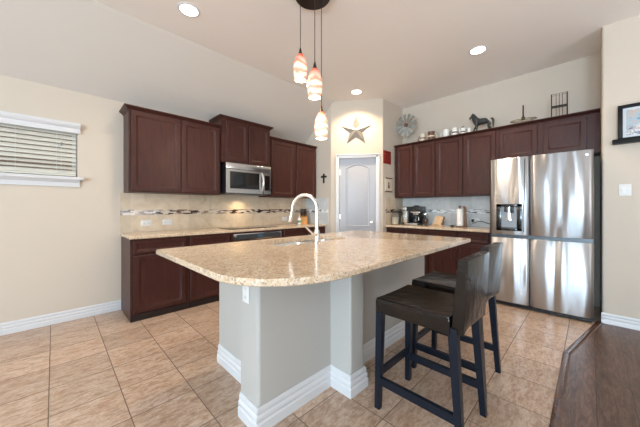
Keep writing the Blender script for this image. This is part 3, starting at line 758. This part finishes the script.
# ------------------------------------------------------------------ refrigerator (local: x along -Y, front -y => -X)
t = thing('refrigerator', 'stainless four-door refrigerator with water dispenser', 'refrigerator', (4.76, .912, 0), RZ)
W = .944; FY = -.760; G = .408
mb = MB(); mb.box(0.004, W - .004, FY + .075, 0, .03, 1.815); mb.build('case', 'caseblack', t, smooth=False)
def fdoor(x0, x1, z0, z1, name):
    mb = MB(); pts = []
    n = 14
    for k in range(n + 1):
        u = k / n; pts.append((x0 + (x1 - x0) * u, FY - .010 * (1 - (2 * u - 1) ** 2) + (.010 if k in (0, n) else 0)))
    pts += [(x1, FY + .07), (x0, FY + .07)]
    mb.prism(pts, z0, z1, .004)
    return mb.build(name, 'fridge', t, angle=50)
ld = fdoor(.002, G - .004, .892, 1.838, 'upper_door'); rd = fdoor(G + .004, W - .002, .892, 1.838, 'upper_door')
fdoor(.002, G - .004, .055, .850, 'lower_door'); fdoor(G + .004, W - .002, .055, .850, 'lower_door')
mb = MB(); mb.box(.006, W - .006, FY + .02, FY + .076, .850, .893); mb.box(.006, W - .006, FY + .03, FY + .076, .845, .90); mb.build('middle_rail', 'darksteel', t, smooth=False)
mb = MB(); mb.box(.01, W - .01, FY + .03, FY + .08, .012, .054); mb.build('kick_grille', 'black', t, smooth=False)
for x in (.06, W - .06):
    for y in (FY + .15, -.1):
        mb = MB(); mb.cyl((x, y, 0), .02, .001, .031, 12); mb.build('foot', 'black', t)
# recessed grip on the inner edge of the dispenser door
def grip(par, xg, s):
    mb = MB(); pa, pb = [], []
    for k in range(17):
        z = .93 + .88 * k / 16; bow = .016 * math.exp(-((z - 1.08) / .22) ** 2)
        pa.append((xg - s * bow, FY - .0065, z))
    mb.tube(pa, [.0045] * 17, 8); mb.build('grip', 'darksteel', par)
grip(ld, G - .045, 1)
mb = MB(); mb.box(.075, .078, FY - .0095, FY - .004, 1.30, 1.82); mb.build('reflection_streak', 'wire', ld, smooth=False)  # thin strip standing in for a brownish reflection line on the door
DX0, DX1, Z0, Z1 = .074, .336, .940, 1.270
mb = MB()
for a, b, c, d in ((DX0, DX1, Z1 - .035, Z1), (DX0, DX1, Z0, Z0 + .03), (DX0, DX0 + .055, Z0, Z1), (DX1 - .05, DX1, Z0, Z1)): mb.box(a, b, FY - .018, FY + .005, c, d, .003)
dp = mb.build('dispenser_frame', 'black_glass', ld)
mb = MB(); mb.box(DX0 + .05, DX1 - .045, FY - .0115, FY - .0095, Z0 + .02, Z1 - .03); mb.build('dispenser_back', 'greypl', dp, smooth=False)
mb = MB(); mb.lathe([(.014, Z1 - .04), (.014, Z1 - .09), (.03, Z1 - .19), (.03, Z1 - .20)], ((DX0 + DX1) / 2, FY - .012, 0), 14, sy=.25); mb.build('paddle', 'chrome', dp)
mb = MB(); mb.box(DX0 + .085, DX0 + .12, FY - .024, FY - .011, Z1 - .10, Z1 - .035, .004); mb.box(DX1 - .115, DX1 - .075, FY - .024, FY - .011, Z1 - .11, Z1 - .035, .004); mb.build('nozzle', 'black', dp)
mb = MB(); mb.box(DX0 + .055, DX1 - .05, FY - .024, FY - .010, Z0 + .025, Z0 + .045, .003); mb.build('drip_tray', 'darksteel', dp)
mb = MB(); mb.lathe([(.014, 0), (.014, .002)], (W - .055, FY - .0035, 1.785), 18, axis='y', sy=.55); mb.build('badge', 'chrome', rd)

# ------------------------------------------------------------------ bar stools (local front +y)
def stool(label, loc, rz):
    t = thing('bar_stool', label, 'stool', loc, rz, 'black bar stools at the island')
    for sx in (-1, 1):
        mb = MB(); mb.bar((sx * .192, .218, .0005), (sx * .183, .205, .60), .032, .042); mb.build('leg', 'stoolwood', t)
        mb = MB(); mb.bar((sx * .196, -.255, .0005), (sx * .178, -.212, .62), .032, .044); mb.build('leg', 'stoolwood', t)
        mb = MB(); mb.bar((sx * .190, .214, .172), (sx * .190, -.243, .172), .022, .022, .046, .046); mb.build('stretcher', 'stoolwood', t)
    mb = MB(); mb.bar((-.19, .214, .213), (.19, .214, .213), .022, .022, .038, .038); mb.build('stretcher', 'stoolwood', t)
    # seat pad: skirted cushion, slightly dished top
    bm = bmesh.new(); bmesh.ops.create_cube(bm, size=1)
    for v in bm.verts: v.co = Vector((v.co.x * .410, .012 + v.co.y * .432, .630 + v.co.z * .088))
    bmesh.ops.subdivide_edges(bm, edges=bm.edges[:], cuts=9, use_grid_fill=True)
    for v in bm.verts:
        x, y = v.co.x / .205, (v.co.y - .012) / .216
        if v.co.z > .673: v.co.z -= .012 * (1 - x * x) * (1 - y * y * .6)
        r = max(abs(x), abs(y))
        if v.co.z > .660 and r > .99: v.co.x *= .985; v.co.y = .012 + (v.co.y - .012) * .985
        if v.co.z < .62 and abs(x) > .99: v.co.x *= 1 + .006 * math.sin(v.co.y * 60)
        if v.co.z < .60: v.co.z += .008 * (1 - x * x) * (abs(y) > .9)
    mb = MB(); mb.merge(bm); so = mb.build('seat', 'leather', t, angle=60)
    bv = so.modifiers.new('bevel', 'BEVEL'); bv.width = .012; bv.segments = 3; bv.limit_method = 'ANGLE'; bv.angle_limit = math.radians(50)
    # back: padded upright panel, leaning slightly, gently curved
    rings = []
    for k in range(15):
        u = k / 14; z = .594 + .372 * u; yc = -.235 - .028 * u; th = .028 - .004 * u; hwid = .193 + .004 * math.sin(u * 3)
        row = []
        nn = 10
        for i in range(nn + 1):
            x = -hwid + 2 * hwid * i / nn; c = -.016 * u * (1 - (x / hwid) ** 2); zz = z + (.010 * (1 - (x / hwid) ** 2) if k == 14 else 0) + (.03 * (1 - (x / hwid) ** 2) if k == 0 else 0)
            row.append((x, yc + th + c, zz))
        for i in range(nn + 1):
            x = hwid - 2 * hwid * i / nn; c = -.016 * u * (1 - (x / hwid) ** 2); zz = z + (.010 * (1 - (x / hwid) ** 2) if k == 14 else 0) + (.03 * (1 - (x / hwid) ** 2) if k == 0 else 0)
            row.append((x, yc - th + c, zz))
        rings.append(row)
    mb = MB(); mb.rings(rings); bo = mb.build('backrest', 'leather', t, angle=60)
    bv = bo.modifiers.new('bevel', 'BEVEL'); bv.width = .020; bv.segments = 4; bv.limit_method = 'ANGLE'; bv.angle_limit = math.radians(50)
    return t
s1 = stool('black leather bar stool standing closest to the island pilaster', (1.60, .695, 0), 0)
s2 = copy_tree(s1); s2.location = (2.150, .735, 0); s2['label'] = 'black leather bar stool tucked behind the other, refrigerator side'

# ------------------------------------------------------------------ pendant fixture
t = thing('pendant_light', 'three-pendant ceiling light with swirled amber and red glass shades', 'pendant light', (1.65, 1.755, ZC))
mb = MB(); mb.lathe([(.165, -.001), (.165, -.012), (.158, -.026), (.04, -.034), (.001, -.034)], n=40); mb.build('canopy', 'bronze', t)
for (x, y, zb) in ((1.605, 1.872, 2.392), (1.535, 1.607, 2.135), (1.717, 1.711, 1.848)):
    lx, ly, lz = x - 1.65, y - 1.755, zb - ZC
    mb = MB(); mb.tube([(lx, ly, -.03), (lx, ly, lz + .26)], .0032, 8); cd_ = mb.build('cord', 'bronze', t)
    mb = MB(); mb.lathe([(.0045, lz + .30), (.008, lz + .285), (.017, lz + .245), (.024, lz + .236), (.022, lz + .228)], (lx, ly, 0), 18); mb.build('socket_cap', 'bronze', t)
    mb = MB(); prof = [(.020, .238), (.030, .228), (.042, .205), (.054, .170), (.0615, .130), (.063, .095), (.060, .055), (.053, .015), (.050, 0), (.046, .001), (.055, .06), (.057, .10), (.048, .17), (.018, .225)]
    mb.lathe(prof, (0, 0, 0), 32, False, False); sh = mb.build('lamp_shade', 'shade', t, angle=70); sh.location = (lx, ly, lz)
    sh.rotation_euler = (0, 0, lx * 31)
    mb = MB(); mb.lathe([(.001, .012), (.047, .012), (.047, .010), (.001, .010)], n=28); dg = mb.build('glowing_opening', 'bulb', sh)
    l = bpy.data.lights.new('pendant_bulb', 'POINT'); l.energy = 7; l.shadow_soft_size = .04; l.color = (1, .78, .56)
    o = bpy.data.objects.new('pendant_bulb', l); C.objects.link(o); o.parent = t; o.location = (lx, ly, lz - .02)

# ------------------------------------------------------------------ wall decor
c0 = diag(.448, .002)
t = thing('barn_star', 'large galvanised metal star above the pantry door', 'star', (*c0, 2.594), ang)
mb = MB(); Rr, rr_ = .285, .118; pts = []
for k in range(10):
    a = math.radians(90 + 36 * k); r = Rr if k % 2 == 0 else rr_; pts.append((r * math.cos(a), r * math.sin(a)))
vs = mb._v([(x, -.001, z) for x, z in pts]); vc = mb.bm.verts.new((0, -.055, 0)); vb = mb.bm.verts.new((0, -.0005, 0))
for k in range(10): mb.face((vs[k], vs[(k + 1) % 10], vc)); mb.face((vs[(k + 1) % 10], vs[k], vb))
mb.build('star_body', 'galv', t, smooth=False)
mb = MB(); mb.box(-.018, .018, -.012, 0, -.075, .062, .003); mb.box(-.052, .052, -.012, 0, .008, .040, .003)
for x, z in ((0, .062), (0, -.078), (-.054, .024), (.054, .024)): mb.lathe([(.001, .014), (.018, .012), (.022, .004), (.020, .001)], (x, 0, z), 10, axis='y')
o = mb.build('wall_cross', 'iron'); o.location = (3.5495, 3.47, 1.775); o.rotation_euler = (0, 0, RZ); tag(o, 'small dark iron cross on the short pantry wall', 'cross')
t = thing('wall_sign', 'red square sign on the pantry side wall, above the small plaque', 'sign', (4.225, 2.5595, 2.125), 0, 'small pantry wall signs')
mb = MB(); mb.box(-.125, .125, -.012, -.001, -.115, .115, .003); mb.build('board', 'redsign', t)
mb = MB(); mb.lathe([(.045, .012), (.045, .0135), (.035, .0135), (.035, .012)], n=24, axis='y', cap0=False, cap1=False); mb.box(-.09, .09, -.0135, -.012, .075, .090); mb.box(-.09, .09, -.0135, -.012, -.092, -.078); mb.build('emblem', simple('dark_red', (.10, .012, .01), .6), t)
t = thing('wall_plaque', 'small cream plaque with a dark figure, below the red sign', 'sign', (4.275, 2.5595, 1.635), 0, 'small pantry wall signs')
mb = MB(); mb.box(-.115, .115, -.010, -.001, -.125, .125, .002); mb.build('board', 'cream', t)
mb = MB(); mb.box(-.12, .12, -.016, -.009, .110, .128, .002); mb.box(-.12, .12, -.016, -.009, -.128, -.108, .002); mb.build('cross_bars', 'darkwood', t)
mb = MB(); mb.lathe([(.001, .05), (.014, .045), (.018, .025), (.010, .01), (.026, -.02), (.030, -.05), (.022, -.06), (.001, -.06)], (0, -.0115, 0), 12, sy=.1); mb.build('figure', 'darkwood', t)

t = thing('picture_ledge', 'black picture ledge mounted on the beige side wall', 'shelf', (XR - .0005, -.162, 1.872), RZ)
mb = MB(); mb.box(0, .95, -.085, 0, .0, .020, .002); mb.box(0, .95, -.090, -.080, 0, .042, .002); mb.box(0, .95, -.012, 0, .02, .045); mb.build('ledge_board', 'frameblack', t)
t = thing('framed_picture', 'black framed colourful beach print standing on the ledge', 'picture', (XR - .040, -.200, 1.8935), RZ)
W, H = .62, .362
mb = MB()
for a, b, c, d in ((0, W, 0, .034), (0, W, H - .034, H), (0, .034, .03, H - .03), (W - .034, W, .03, H - .03)): mb.box(a, b, -.022, 0, c, d, .003)
mb.build('frame', 'frameblack', t)
mb = MB(); mb.box(.03, W - .03, -.008, -.003, .03, H - .03); mb.build('mat_board', 'mat_white', t, smooth=False)
mb = MB(); mb.box(.058, W - .058, -.0095, -.007, .055, H - .055); mb.build('print', 'art', t, smooth=False)

# ------------------------------------------------------------------ on top of the refrigerator-wall cabinets (top face z = 2.335)
ZT = 2.336; XO = 4.565
t = thing('windmill_ornament', 'weathered metal windmill ornament on the cabinet beside the pantry', 'ornament', (XO, 2.36, ZT), RZ)
hub = .395
mb = MB(); mb.lathe([(.065, 0), (.065, .008), (.012, .014), (.012, .016)], n=20); mb.build('stand_base', 'mill', t)
mb = MB(); mb.tube([(0, 0, .01), (0, 0, hub)], .0065, 8); mb.build('stem', 'mill', t)
n = 12
for k in range(n):
    a = 2 * math.pi * (k + .3) / n; ca, sa = math.cos(a), math.sin(a); mb = MB()
    def q(r, s, y): return (r * ca - s * sa, y, hub + r * sa + s * ca)
    rg = []
    for r, wd in ((.040, .009), (.11, .019), (.185, .032), (.200, .028)):
        rg.append([q(r, -wd, -.022), q(r, wd, -.012), q(r, wd, -.0105), q(r, -wd, -.0205)])
    mb.rings(rg); mb.build('blade', 'mill', t, smooth=False)
mb = MB(); mb.lathe([(.001, .034), (.030, .032), (.036, .024), (.036, .008), (.001, .008)], (0, 0, hub), 20, axis='y'); mb.build('hub', 'rust', t)
mb = MB(); mb.tube([(.10 * math.cos(2 * math.pi * k / 32), -.008, hub + .10 * math.sin(2 * math.pi * k / 32)) for k in range(32)], .003, 6, True); mb.build('ring', 'mill', t)

def mug(name, label, cat, y, r, h, body, trim, group, handle=1, spout=False, x=XO, deco=True):
    t = thing(name, label, cat, (x, y, ZT), RZ + .25, group)
    mb = MB(); mb.lathe([(.001, .001), (r * .8, .001), (r * .95, h * .12), (r, h * .5), (r * .92, h * .85), (r, h), (r * .9, h), (r * .84, h * .6), (r * .7, h * .1), (.001, h * .08)], n=24); 
    if spout: mb.tube([(-r * .7, 0, h * .5), (-r * 1.25, 0, h * .7), (-r * 1.5, 0, h * .95)], [r * .3, r * .22, r * .16], 8)
    mb.build('bowl', body, t)
    pts = [(handle * (r * .92 + r * .62 * math.sin(math.pi * k / 10)), 0, h * .82 - h * .62 * k / 10) for k in range(11)]
    mb = MB(); mb.tube(pts, r * .13, 8); mb.build('handle', trim, t)
    if deco:
        mb = MB(); mb.lathe([(r * 1.004, h * .5), (r * .99, h * .62), (r * .97, h * .62), (r * .97, h * .5)], n=24, cap0=False, cap1=False); mb.build('band', trim, t)
    if spout:
        mb = MB(); mb.lathe([(r * .95, h), (r * .6, h * 1.12), (r * .12, h * 1.16), (r * .16, h * 1.24), (.001, h * 1.28)], n=20); mb.build('lid', trim, t)
    return t
gm = 'cups lined up on the cabinets'
mug('cup', 'cream cup with brown handle beside the brown jug, pantry end', 'cup', 2.055, .050, .170, 'cream', 'brownglaze', gm, -1)
mug('jug', 'small brown glazed jug beside the cream cup', 'jug', 1.905, .060, .180, 'brownglaze', 'cream', gm, 1)
mug('cup', 'plain white cup furthest from the horse in the row of white cups', 'cup', 1.665, .050, .165, 'ceramic', 'ceramic', gm, -1, deco=False)
mug('cup', 'white cup with dark handle and band, between plain cup and teapot', 'cup', 1.530, .044, .165, 'ceramic', 'iron', gm, -1)
mug('teapot', 'small white teapot with dark lid and handle on the cabinet', 'teapot', 1.405, .036, .14, 'ceramic', 'iron', gm, 1, True)
mug('cup', 'white cup right against the front hooves of the black horse', 'cup', 1.317, .022, .12, 'ceramic', 'ceramic', gm, -1, deco=False)

# horse: skinned chain, one continuous body
def skinned(name, verts, edges, mat, parent, root=0, sub=2):
    me = bpy.data.meshes.new(name); me.from_pydata([v[:3] for v in verts], edges, []); o = bpy.data.objects.new(name, me); C.objects.link(o)
    md = o.modifiers.new('skin', 'SKIN'); md.use_smooth_shade = True
    sv = me.skin_vertices[0].data
    for k, v in enumerate(verts):
        r = v[3]; sv[k].radius = r if isinstance(r, tuple) else (r, r); sv[k].use_root = (k == root)
    sb = o.modifiers.new('sub', 'SUBSURF'); sb.levels = sub; sb.render_levels = sub
    dg = bpy.context.evaluated_depsgraph_get(); ev = o.evaluated_get(dg); nm = bpy.data.meshes.new_from_object(ev)
    o.modifiers.clear(); o.data = nm; bpy.data.meshes.remove(me); nm.materials.clear(); nm.materials.append(M[mat])
    for p in nm.polygons: p.use_smooth = True
    o.name = name
    if parent is not None: o.parent = parent
    return o
t = thing('horse_figurine', 'black standing horse figurine on top of the cabinets', 'figurine', (XO, 1.142, ZT), RZ)
# local x: head towards -x (that is +Y in the room)
V = [(.0, 0, .178, (.042, .050)), (-.062, 0, .184, (.044, .054)), (.060, 0, .186, (.042, .048)), (.098, 0, .184, (.042, .048)),
     (-.098, 0, .228, (.026, .040)), (-.116, 0, .272, (.019, .032)), (-.128, 0, .300, (.016, .024)), (-.150, 0, .278, (.014, .020)), (-.170, 0, .250, (.011, .014)),
     (-.078, .020, .128, .019), (-.110, .022, .098, .013), (-.122, .022, .055, .0095), (-.116, .022, .010, .012),
     (-.066, -.020, .128, .019), (-.066, -.022, .080, .013), (-.064, -.022, .040, .0095), (-.070, -.022, .008, .012),
     (.090, .022, .130, .026), (.076, .024, .094, .016), (.100, .024, .058, .011), (.094, .024, .008, .012),
     (.106, -.022, .130, .026), (.096, -.024, .094, .016), (.122, -.024, .058, .011), (.116, -.024, .008, .012)]
Ed = [(0, 1), (0, 2), (2, 3), (1, 4), (4, 5), (5, 6), (6, 7), (7, 8), (1, 9), (9, 10), (10, 11), (11, 12), (1, 13), (13, 14), (14, 15), (15, 16), (3, 17), (17, 18), (18, 19), (19, 20), (3, 21), (21, 22), (22, 23), (23, 24)]
skinned('horse_body', V, Ed, 'horse', t)
skinned('tail', [(.108, 0, .206, .012), (.134, 0, .204, .016), (.146, 0, .172, .017), (.146, 0, .115, .014), (.146, 0, .066, .006)], [(0, 1), (1, 2), (2, 3), (3, 4)], 'horse', t)
mb = MB()
rg = []
for (x, z, wd) in ((-.138, .322, .007), (-.106, .316, .010), (-.078, .278, .012), (-.056, .246, .011), (-.030, .228, .005)):
    rg.append([(x - .014, -wd, z - .022), (x - .014, wd, z - .022), (x + .004, wd * .5, z + .004), (x + .004, -wd * .5, z + .004)])
mb.rings(rg); mb.build('mane', 'horse', t, angle=60)
for sgn in (-1, 1):
    mb = MB(); mb.lathe([(.008, .300), (.007, .322), (.001, .336)], (-.126, sgn * .012, 0), 8); mb.build('ear', 'horse', t)

t = thing('wire_ring_stand', 'low brass wire ring with a dark upright spike on the cabinet', 'ornament', (XO, .645, ZT), RZ)
mb = MB(); mb.tube([(.145 * math.cos(2 * math.pi * k / 40), .075 * math.sin(2 * math.pi * k / 40), .09) for k in range(40)], .0045, 8, True)
mb.tube([(-.145, 0, .09), (.145, 0, .09)], .004, 8); mb.build('wire_ring', 'wire', t)
for x in (-.1, .1):
    for y in (-.054, .054):
        mb = MB(); mb.tube([(x, y, .09), (x * .9, y * .9, .002)], .004, 6); mb.build('foot', 'wire', t)
mb = MB(); mb.lathe([(.022, .098), (.022, .125), (.012, .135), (.0085, .16), (.0085, .285), (.004, .295)], n=14); mb.build('spike', 'iron', t)
t = thing('wire_rack', 'tall black wire rack standing near the picture wall', 'rack', (XO, .275, ZT), RZ + .08)
mb = MB(); a, b, h = -.075, .075, .335
for y in (-.03, .03):
    mb.tube([(a, y, .001), (a, y, h), (b, y, h), (b, y, .001)], .006, 8)
mb.build('side_frames', 'iron', t)
mb = MB()
for z in (h, .18, .02):
    for x in (a, b): mb.tube([(x, -.03, z), (x, .03, z)], .005, 6)
for y in (-.03, .03): mb.tube([(a, y, .18), (b, y, .18)], .008, 8)
mb.build('cross_rails', 'iron', t)
mb = MB()
for x in (-.03, .0, .03): mb.tube([(x, -.03, .02), (x, -.03, h)], .0028, 6)
mb.tube([(a, -.03, .02), (b, -.03, .02)], .004, 6); mb.build('thin_rods', 'iron', t)

# ------------------------------------------------------------------ on the counters
ZK = .921
t = thing('knife_block', 'honey wood block full of black-handled knives', 'knife block', (3.36, 3.83, ZK), math.radians(-35))
mb = MB(); mb.prism_axis([(-.07, 0), (.07, 0), (.07, .19), (-.07, .125)], -.065, .065, 0); mb.build('block', 'paleWood', t)
for k in range(8):
    x = -.045 + .03 * (k % 4); y = -.03 + .065 * (k // 4); z = .158 + y * .46
    mb = MB(); mb.bar((x, y, z - .01), (x, y - .030, z + .09 + .02 * (k // 4)), .016, .019, .022, .024); mb.build('knife_handle', 'black', t)
t = thing('soap_bottle', 'small white pump bottle with green label by the knife block', 'bottle', (3.235, 3.80, ZK))
mb = MB(); mb.lathe([(.001, .0), (.036, 0), (.038, .01), (.038, .085), (.030, .105), (.014, .115), (.014, .125), (.001, .125)], n=20); mb.build('bottle', 'ceramic', t)
mb = MB(); mb.lathe([(.0385, .03), (.0388, .03), (.0388, .07), (.0385, .07)], n=20, cap0=False, cap1=False); mb.build('label_band', 'label_green', t)
mb = MB(); mb.lathe([(.015, .126), (.015, .138), (.006, .14), (.006, .165), (.010, .166), (.010, .176), (.001, .177)], n=14); mb.tube([(0, 0, .171), (-.03, -.01, .170), (-.036, -.012, .164)], .004, 6); mb.build('pump', 'ceramic', t)

def jar(label, loc, r, h, fill, lid, grp, name='glass_jar'):
    t = thing(name, label, 'jar', loc, 0, grp)
    mb = MB(); mb.lathe([(.001, 0), (r * .95, 0), (r, .008), (r, h * .8), (r * .86, h * .88), (r * .86, h * .92), (r * .82, h * .92), (r * .82, h * .88), (r * .95, h * .79), (r * .95, .012), (.001, .010)], n=24); mb.build('glass_body', 'glass', t)
    mb = MB(); mb.lathe([(.001, .0115), (r * .93, .0125), (r * .93, h * .55), (.001, h * .57)], n=24); mb.build('contents', fill, t)
    mb = MB(); mb.lathe([(r * .88, h * .921), (r * 1.0, h * .925), (r * 1.0, h * .985), (r * .7, h), (r * .16, h * 1.01), (r * .2, h * 1.05), (.001, h * 1.07)], n=24); mb.build('lid', lid, t)
    return t
gj = 'glass jars beside the coffee maker'
jar('clear glass jar with dark lid closest to the pantry door', (4.36, 2.47, ZK), .062, .235, 'flour', 'iron', gj)
jar('clear glass jar with dark lid touching the back wall corner', (4.66, 2.475, ZK), .062, .235, 'flour', 'iron', gj)
t = thing('coffee_maker', 'black and silver coffee maker under the wall cabinets', 'coffee maker', (4.60, 2.225, ZK), RZ)
mb = MB(); mb.box(-.16, .16, -.14, .12, 0, .035, .006); mb.box(-.16, .16, -.14, .12, .235, .325, .01); mb.box(-.16, -.045, -.12, .12, .035, .235); mb.box(-.045, .16, .02, .12, .035, .235); mb.build('housing', 'black', t)
mb = MB(); mb.box(-.158, -.062, -.1445, -.120, .036, .24, .003); mb.box(-.158, -.080, -.1445, -.138, .24, .315, .002); mb.box(-.13, .12, -.1445, -.139, .006, .030, .002); mb.box(-.02, .155, -.125, -.10, .212, .236, .002); mb.build('front_panel', 'nickel', t)
mb = MB(); mb.lathe([(.001, .037), (.055, .037), (.062, .06), (.062, .11), (.045, .15), (.045, .16), (.001, .16)], (.055, -.055, 0), 22); cf = mb.build('carafe', 'black_glass', t)
mb = MB(); mb.tube([(.10, -.09, .145), (.135, -.12, .14), (.14, -.125, .09), (.105, -.095, .07)], .008, 8); mb.build('carafe_handle', 'nickel', cf)
mb = MB(); mb.lathe([(.05, .18), (.06, .234), (.001, .234)], (.055, -.055, 0), 20); mb.build('brew_basket', 'nickel', t)
mb = MB(); mb.box(-.02, .13, -.1445, -.139, .25, .305, .002); mb.build('screen', 'black_glass', t)
mb = MB(); mb.lathe([(.001, .326), (.05, .326), (.055, .335), (.04, .345), (.001, .347)], (.04, 0, 0), 20); mb.build('top_lid', 'black', t)
jar('dark coffee-filled glass canister beside the coffee maker', (4.56, 2.005, ZK), .046, .205, 'grounds', 'nickel', gj, 'glass_canister')
# wooden animal cut-out
t = thing('wooden_figurine', 'pale wooden squirrel-shaped figurine on the granite counter', 'figurine', (4.56, 1.80, ZK), RZ)
pts = [(-.085, 0), (-.05, 0), (-.045, .02), (.025, .02), (.03, 0), (.075, 0), (.062, .04), (.085, .085), (.102, .135), (.07, .150), (.035, .175), (.02, .165), (-.005, .168), (-.03, .145), (-.055, .120), (-.04, .105), (-.045, .07), (-.075, .045)]
mb = MB(); rg = [[(x, -.016 + (.004 if k in (0, 3) else 0) * 0 + y, z) for x, z in (inset(pts, .004) if k in (0, 3) else pts)] for k, y in enumerate((0, .004, .028, .032))]
mb.rings(rg); mb.build('body_cutout', 'figwood', t, smooth=False)
mb = MB(); mb.tube([(.075, 0, .02), (.10, 0, .055), (.095, 0, .10), (.115, 0, .14), (.10, 0, .165)], [.008, .014, .016, .014, .005], 8); mb.build('tail', 'brownglaze', t)
mb = MB(); mb.box(-.10, .10, -.04, .04, -.0005, .006, .002); mb.build('base', 'figwood', t)
t = thing('paper_towel_holder', 'white paper towel roll on a brown wooden stand', 'paper towels', (4.55, 1.425, ZK), RZ)
mb = MB(); mb.lathe([(.075, 0), (.078, .012), (.06, .018), (.001, .018)], n=26); mb.build('stand_base', 'darkwood', t)
mb = MB(); mb.lathe([(.048, .019), (.048, .285), (.018, .285), (.018, .019)], (-.02, 0, 0), 26, False, False); mb.build('paper_roll', 'paper', t)
mb = MB(); mb.tube([(-.02, 0, .018), (-.02, 0, .31)], .010, 10); mb.lathe([(.010, .305), (.022, .318), (.016, .335), (.001, .338)], (-.02, 0, 0), 12); mb.tube([(.058, 0, .012), (.056, 0, .15), (.052, 0, .30), (.030, 0, .325)], [.022, .017, .019, .014], 10); mb.build('upright', 'darkwood', t)
mb = MB(); mb.lathe([(.001, 0), (.028, 0), (.030, .018), (.022, .026), (.001, .026)], n=20); o = mb.build('black_coaster', 'black'); o.location = (4.50, 1.545, ZK); tag(o, 'tiny round black dish beside the paper towels', 'dish')
t = outlet('white outlet with a black plug behind the counter beside refrigerator', (XB - .0105, 1.29, 1.02), RZ, group='white wall outlets')
t2 = thing('power_cord', 'black power cord running from the outlet towards the refrigerator', 'cord', (XB - .02, 1.29, 1.02), RZ)
mb = MB(); mb.box(-.045, -.012, -.045, -.0003, -.022, .022, .005); mb.build('plug', 'black', t2)
mb = MB(); mb.tube([(-.028, -.043, -.02), (-.02, -.06, -.045), (.03, -.055, -.02), (.10, -.05, -.005), (.20, -.05, -.04), (.30, -.05, -.075), (.345, -.05, -.085)], .0055, 8); mb.build('wire', 'black', t2)
